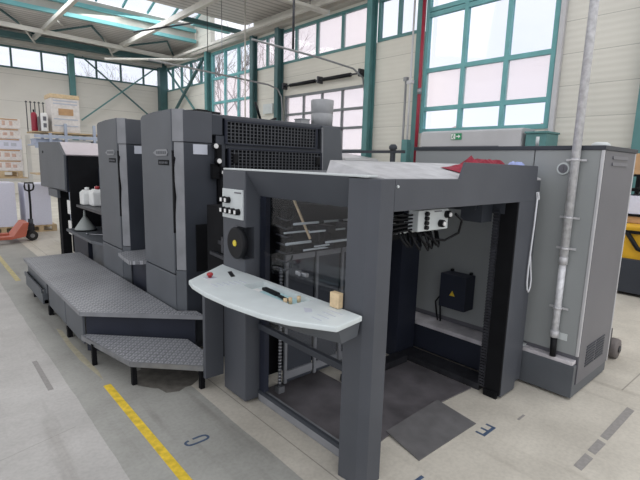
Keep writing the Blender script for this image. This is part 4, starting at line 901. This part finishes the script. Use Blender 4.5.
obj('body', G().lathe([(.05, 2.13), (.055, 2.15), (.055, 2.45), (.035, 2.49), (.015, 2.5)], (1.86, 10.75, 0), 20), 'redpipe', fe); obj('valve', G().cyl((1.86, 10.75, 2.5), (1.86, 10.75, 2.55), .015), 'black', fe)
single('grey_bin', G().box(1.95, 2.03, 10.6, 10.95, 2.13, 2.43, .006), 'cab_side', 'dark grey bin between the red canister and the white drum on the shelf rack', 'bin')
wd = thing('white_drum', 'white drum with dark print in front of the wrapped pack on the shelf rack', 'drum', (1.98, 10.56, 2.13))
obj('body', G().lathe([(.06, 2.13), (.062, 2.14), (.062, 2.46), (.05, 2.48)], (1.995, 10.53, 0), 20).box(1.97, 2.02, 10.53, 10.6, 2.13, 2.14), 'white', wd)
for z in (2.2, 2.33): obj('print', G().box(1.965, 2.02, 10.462, 10.472, z, z+.08), 'cab_side', wd)
for i in range(5):
    x = 1.80+i*.075; single('rod', G().cyl((x, 11.1, 2.13), (x, 11.1, 2.74), .009, seg=8).box(x-.02, x+.02, 11.09, 11.11, 2.71, 2.73), 'dark_steel', ['thin upright rod on the shelf rack, leftmost of the five', 'thin upright rod on the shelf rack, second from the left of five', 'thin upright rod on the shelf rack, middle of the five', 'thin upright rod on the shelf rack, fourth from the left of five', 'thin upright rod on the shelf rack, nearest the wrapped pack'][i], 'rod', 'upright rods on the shelf rack')
for i, (a, b, m, l) in enumerate(((1.83, 2.3, 'blue_steel', 'blue grey tray on the second shelf of the rack behind the delivery'), (2.4, 2.85, 'white', 'white tray on the second shelf of the rack behind the delivery'), (2.95, 3.4, 'funnel', 'grey green tray on the second shelf of the rack behind the delivery'))):
    t = thing('tray', l, 'tray', ((a+b)/2, 10.8, 1.88), 'trays on the second shelf'); obj('body', G().box(a, b, 10.6, 11.1, 1.88, 1.97, .006), m, t); obj('rim', G().box(a-.01, b+.01, 10.59, 11.11, 1.97, 1.985), m, t)
# ------------------------------------------------------------------ overhead services
def pipe(name, pts, r, m, label, cat='pipe', group=None, seg=8): return single(name, G().tube(pts, r, seg), m, label, cat, group)
pipe('door_track', [(6.07, 9.35, 4.42), (8.16, 9.35, 4.36), (9.4, 9.35, 4.28), (9.8, 9.35, 4.1), (9.9, 9.35, 3.7), (9.92, 9.35, .1)], .026, 'track', 'overhead track of the sectional door on the side nearer the tall window', 'door track', 'tracks of the sectional door')
pipe('door_track', [(5.2, 13.3, 4.40), (6.28, 13.3, 4.37), (9.3, 13.3, 4.25), (9.7, 13.3, 4.15), (9.86, 13.3, 3.9), (9.9, 13.3, 3.5), (9.92, 13.3, .1)], .028, 'track', 'overhead track of the sectional door on the side nearer the hall corner', 'door track', 'tracks of the sectional door')
sh = thing('spring_shaft', 'dark torsion spring shaft above the sectional door', 'spring shaft', (9.85, 11.3, 4.2))
obj('shaft', G().cyl((9.86, 9.4, 4.25), (9.86, 13.25, 4.25), .025, seg=10), 'dark_steel', sh)
for a, b in ((9.9, 11.1), (11.5, 12.8)): obj('spring', G().cyl((9.86, a, 4.25), (9.86, b, 4.25), .06, seg=12), 'black', sh)
for y in (9.5, 11.3, 13.15): obj('bearing', G().box(9.78, 9.98, y-.03, y+.03, 4.15, 4.36), 'dark_steel', sh)
pipe('hanging_pole', [(8.31, 13.2, 6.75), (8.31, 13.2, 3.3), (8.31, 13.2, 2.0)], .025, 'beam', 'pale pole hanging from the roof in front of the far tall window', 'pole')
pipe('hanging_wire', [(7.8, 13.78, 6.75), (7.8, 13.78, 4.5)], .012, 'steel', 'thin wire hanging from the roof left of the pale pole', 'wire', 'wires hanging from the roof')
pipe('hanging_wire', [(7.7, 14.56, 6.75), (7.7, 14.56, 5.2)], .012, 'dark_steel', 'short dark wire hanging from the roof at the end of the roof light', 'wire', 'wires hanging from the roof')
pipe('track_hanger', [(7.3, 9.39, 6.75), (7.3, 9.39, 4.4)], .03, 'dark_steel', 'dark steel hanger carrying the sectional door track', 'hanger')
lf = thing('light_fitting', 'long pale light fitting hung under the roof deck above the door', 'lamp', (8.0, 10.8, 6.06))
obj('trunking', G().box(6.0, 9.66, 10.72, 10.9, 6.06, 6.15), 'beam', lf); obj('end_cap', G().box(9.66, 9.7, 10.71, 10.91, 6.04, 6.16), 'panel_white', lf)
for x in (6.5, 9.0): obj('hanger', G().cyl((x, 10.81, 6.15), (x, 10.81, 6.78), .012, seg=8), 'dark_steel', lf)
pipe('brace_rod', [(6.0, 16.6, 5.9), (8.2, 16.6, 6.65)], .03, 'dark_steel', 'dark slanting rod below the roof light', 'rod')
pipe('white_tube', [(6.2, 20.5, 5.62), (9.2, 19.6, 5.95), (9.75, 19.4, 6.05)], .05, 'beam', 'white slanting tube near the hall corner under the eaves', 'pipe')
single('wall_cabinet', G().box(9.9, 9.99, 13.9, 14.5, 3.4, 3.75, .01), 'panel_white', 'small white box on the right wall between the door and the far tall window', 'box')
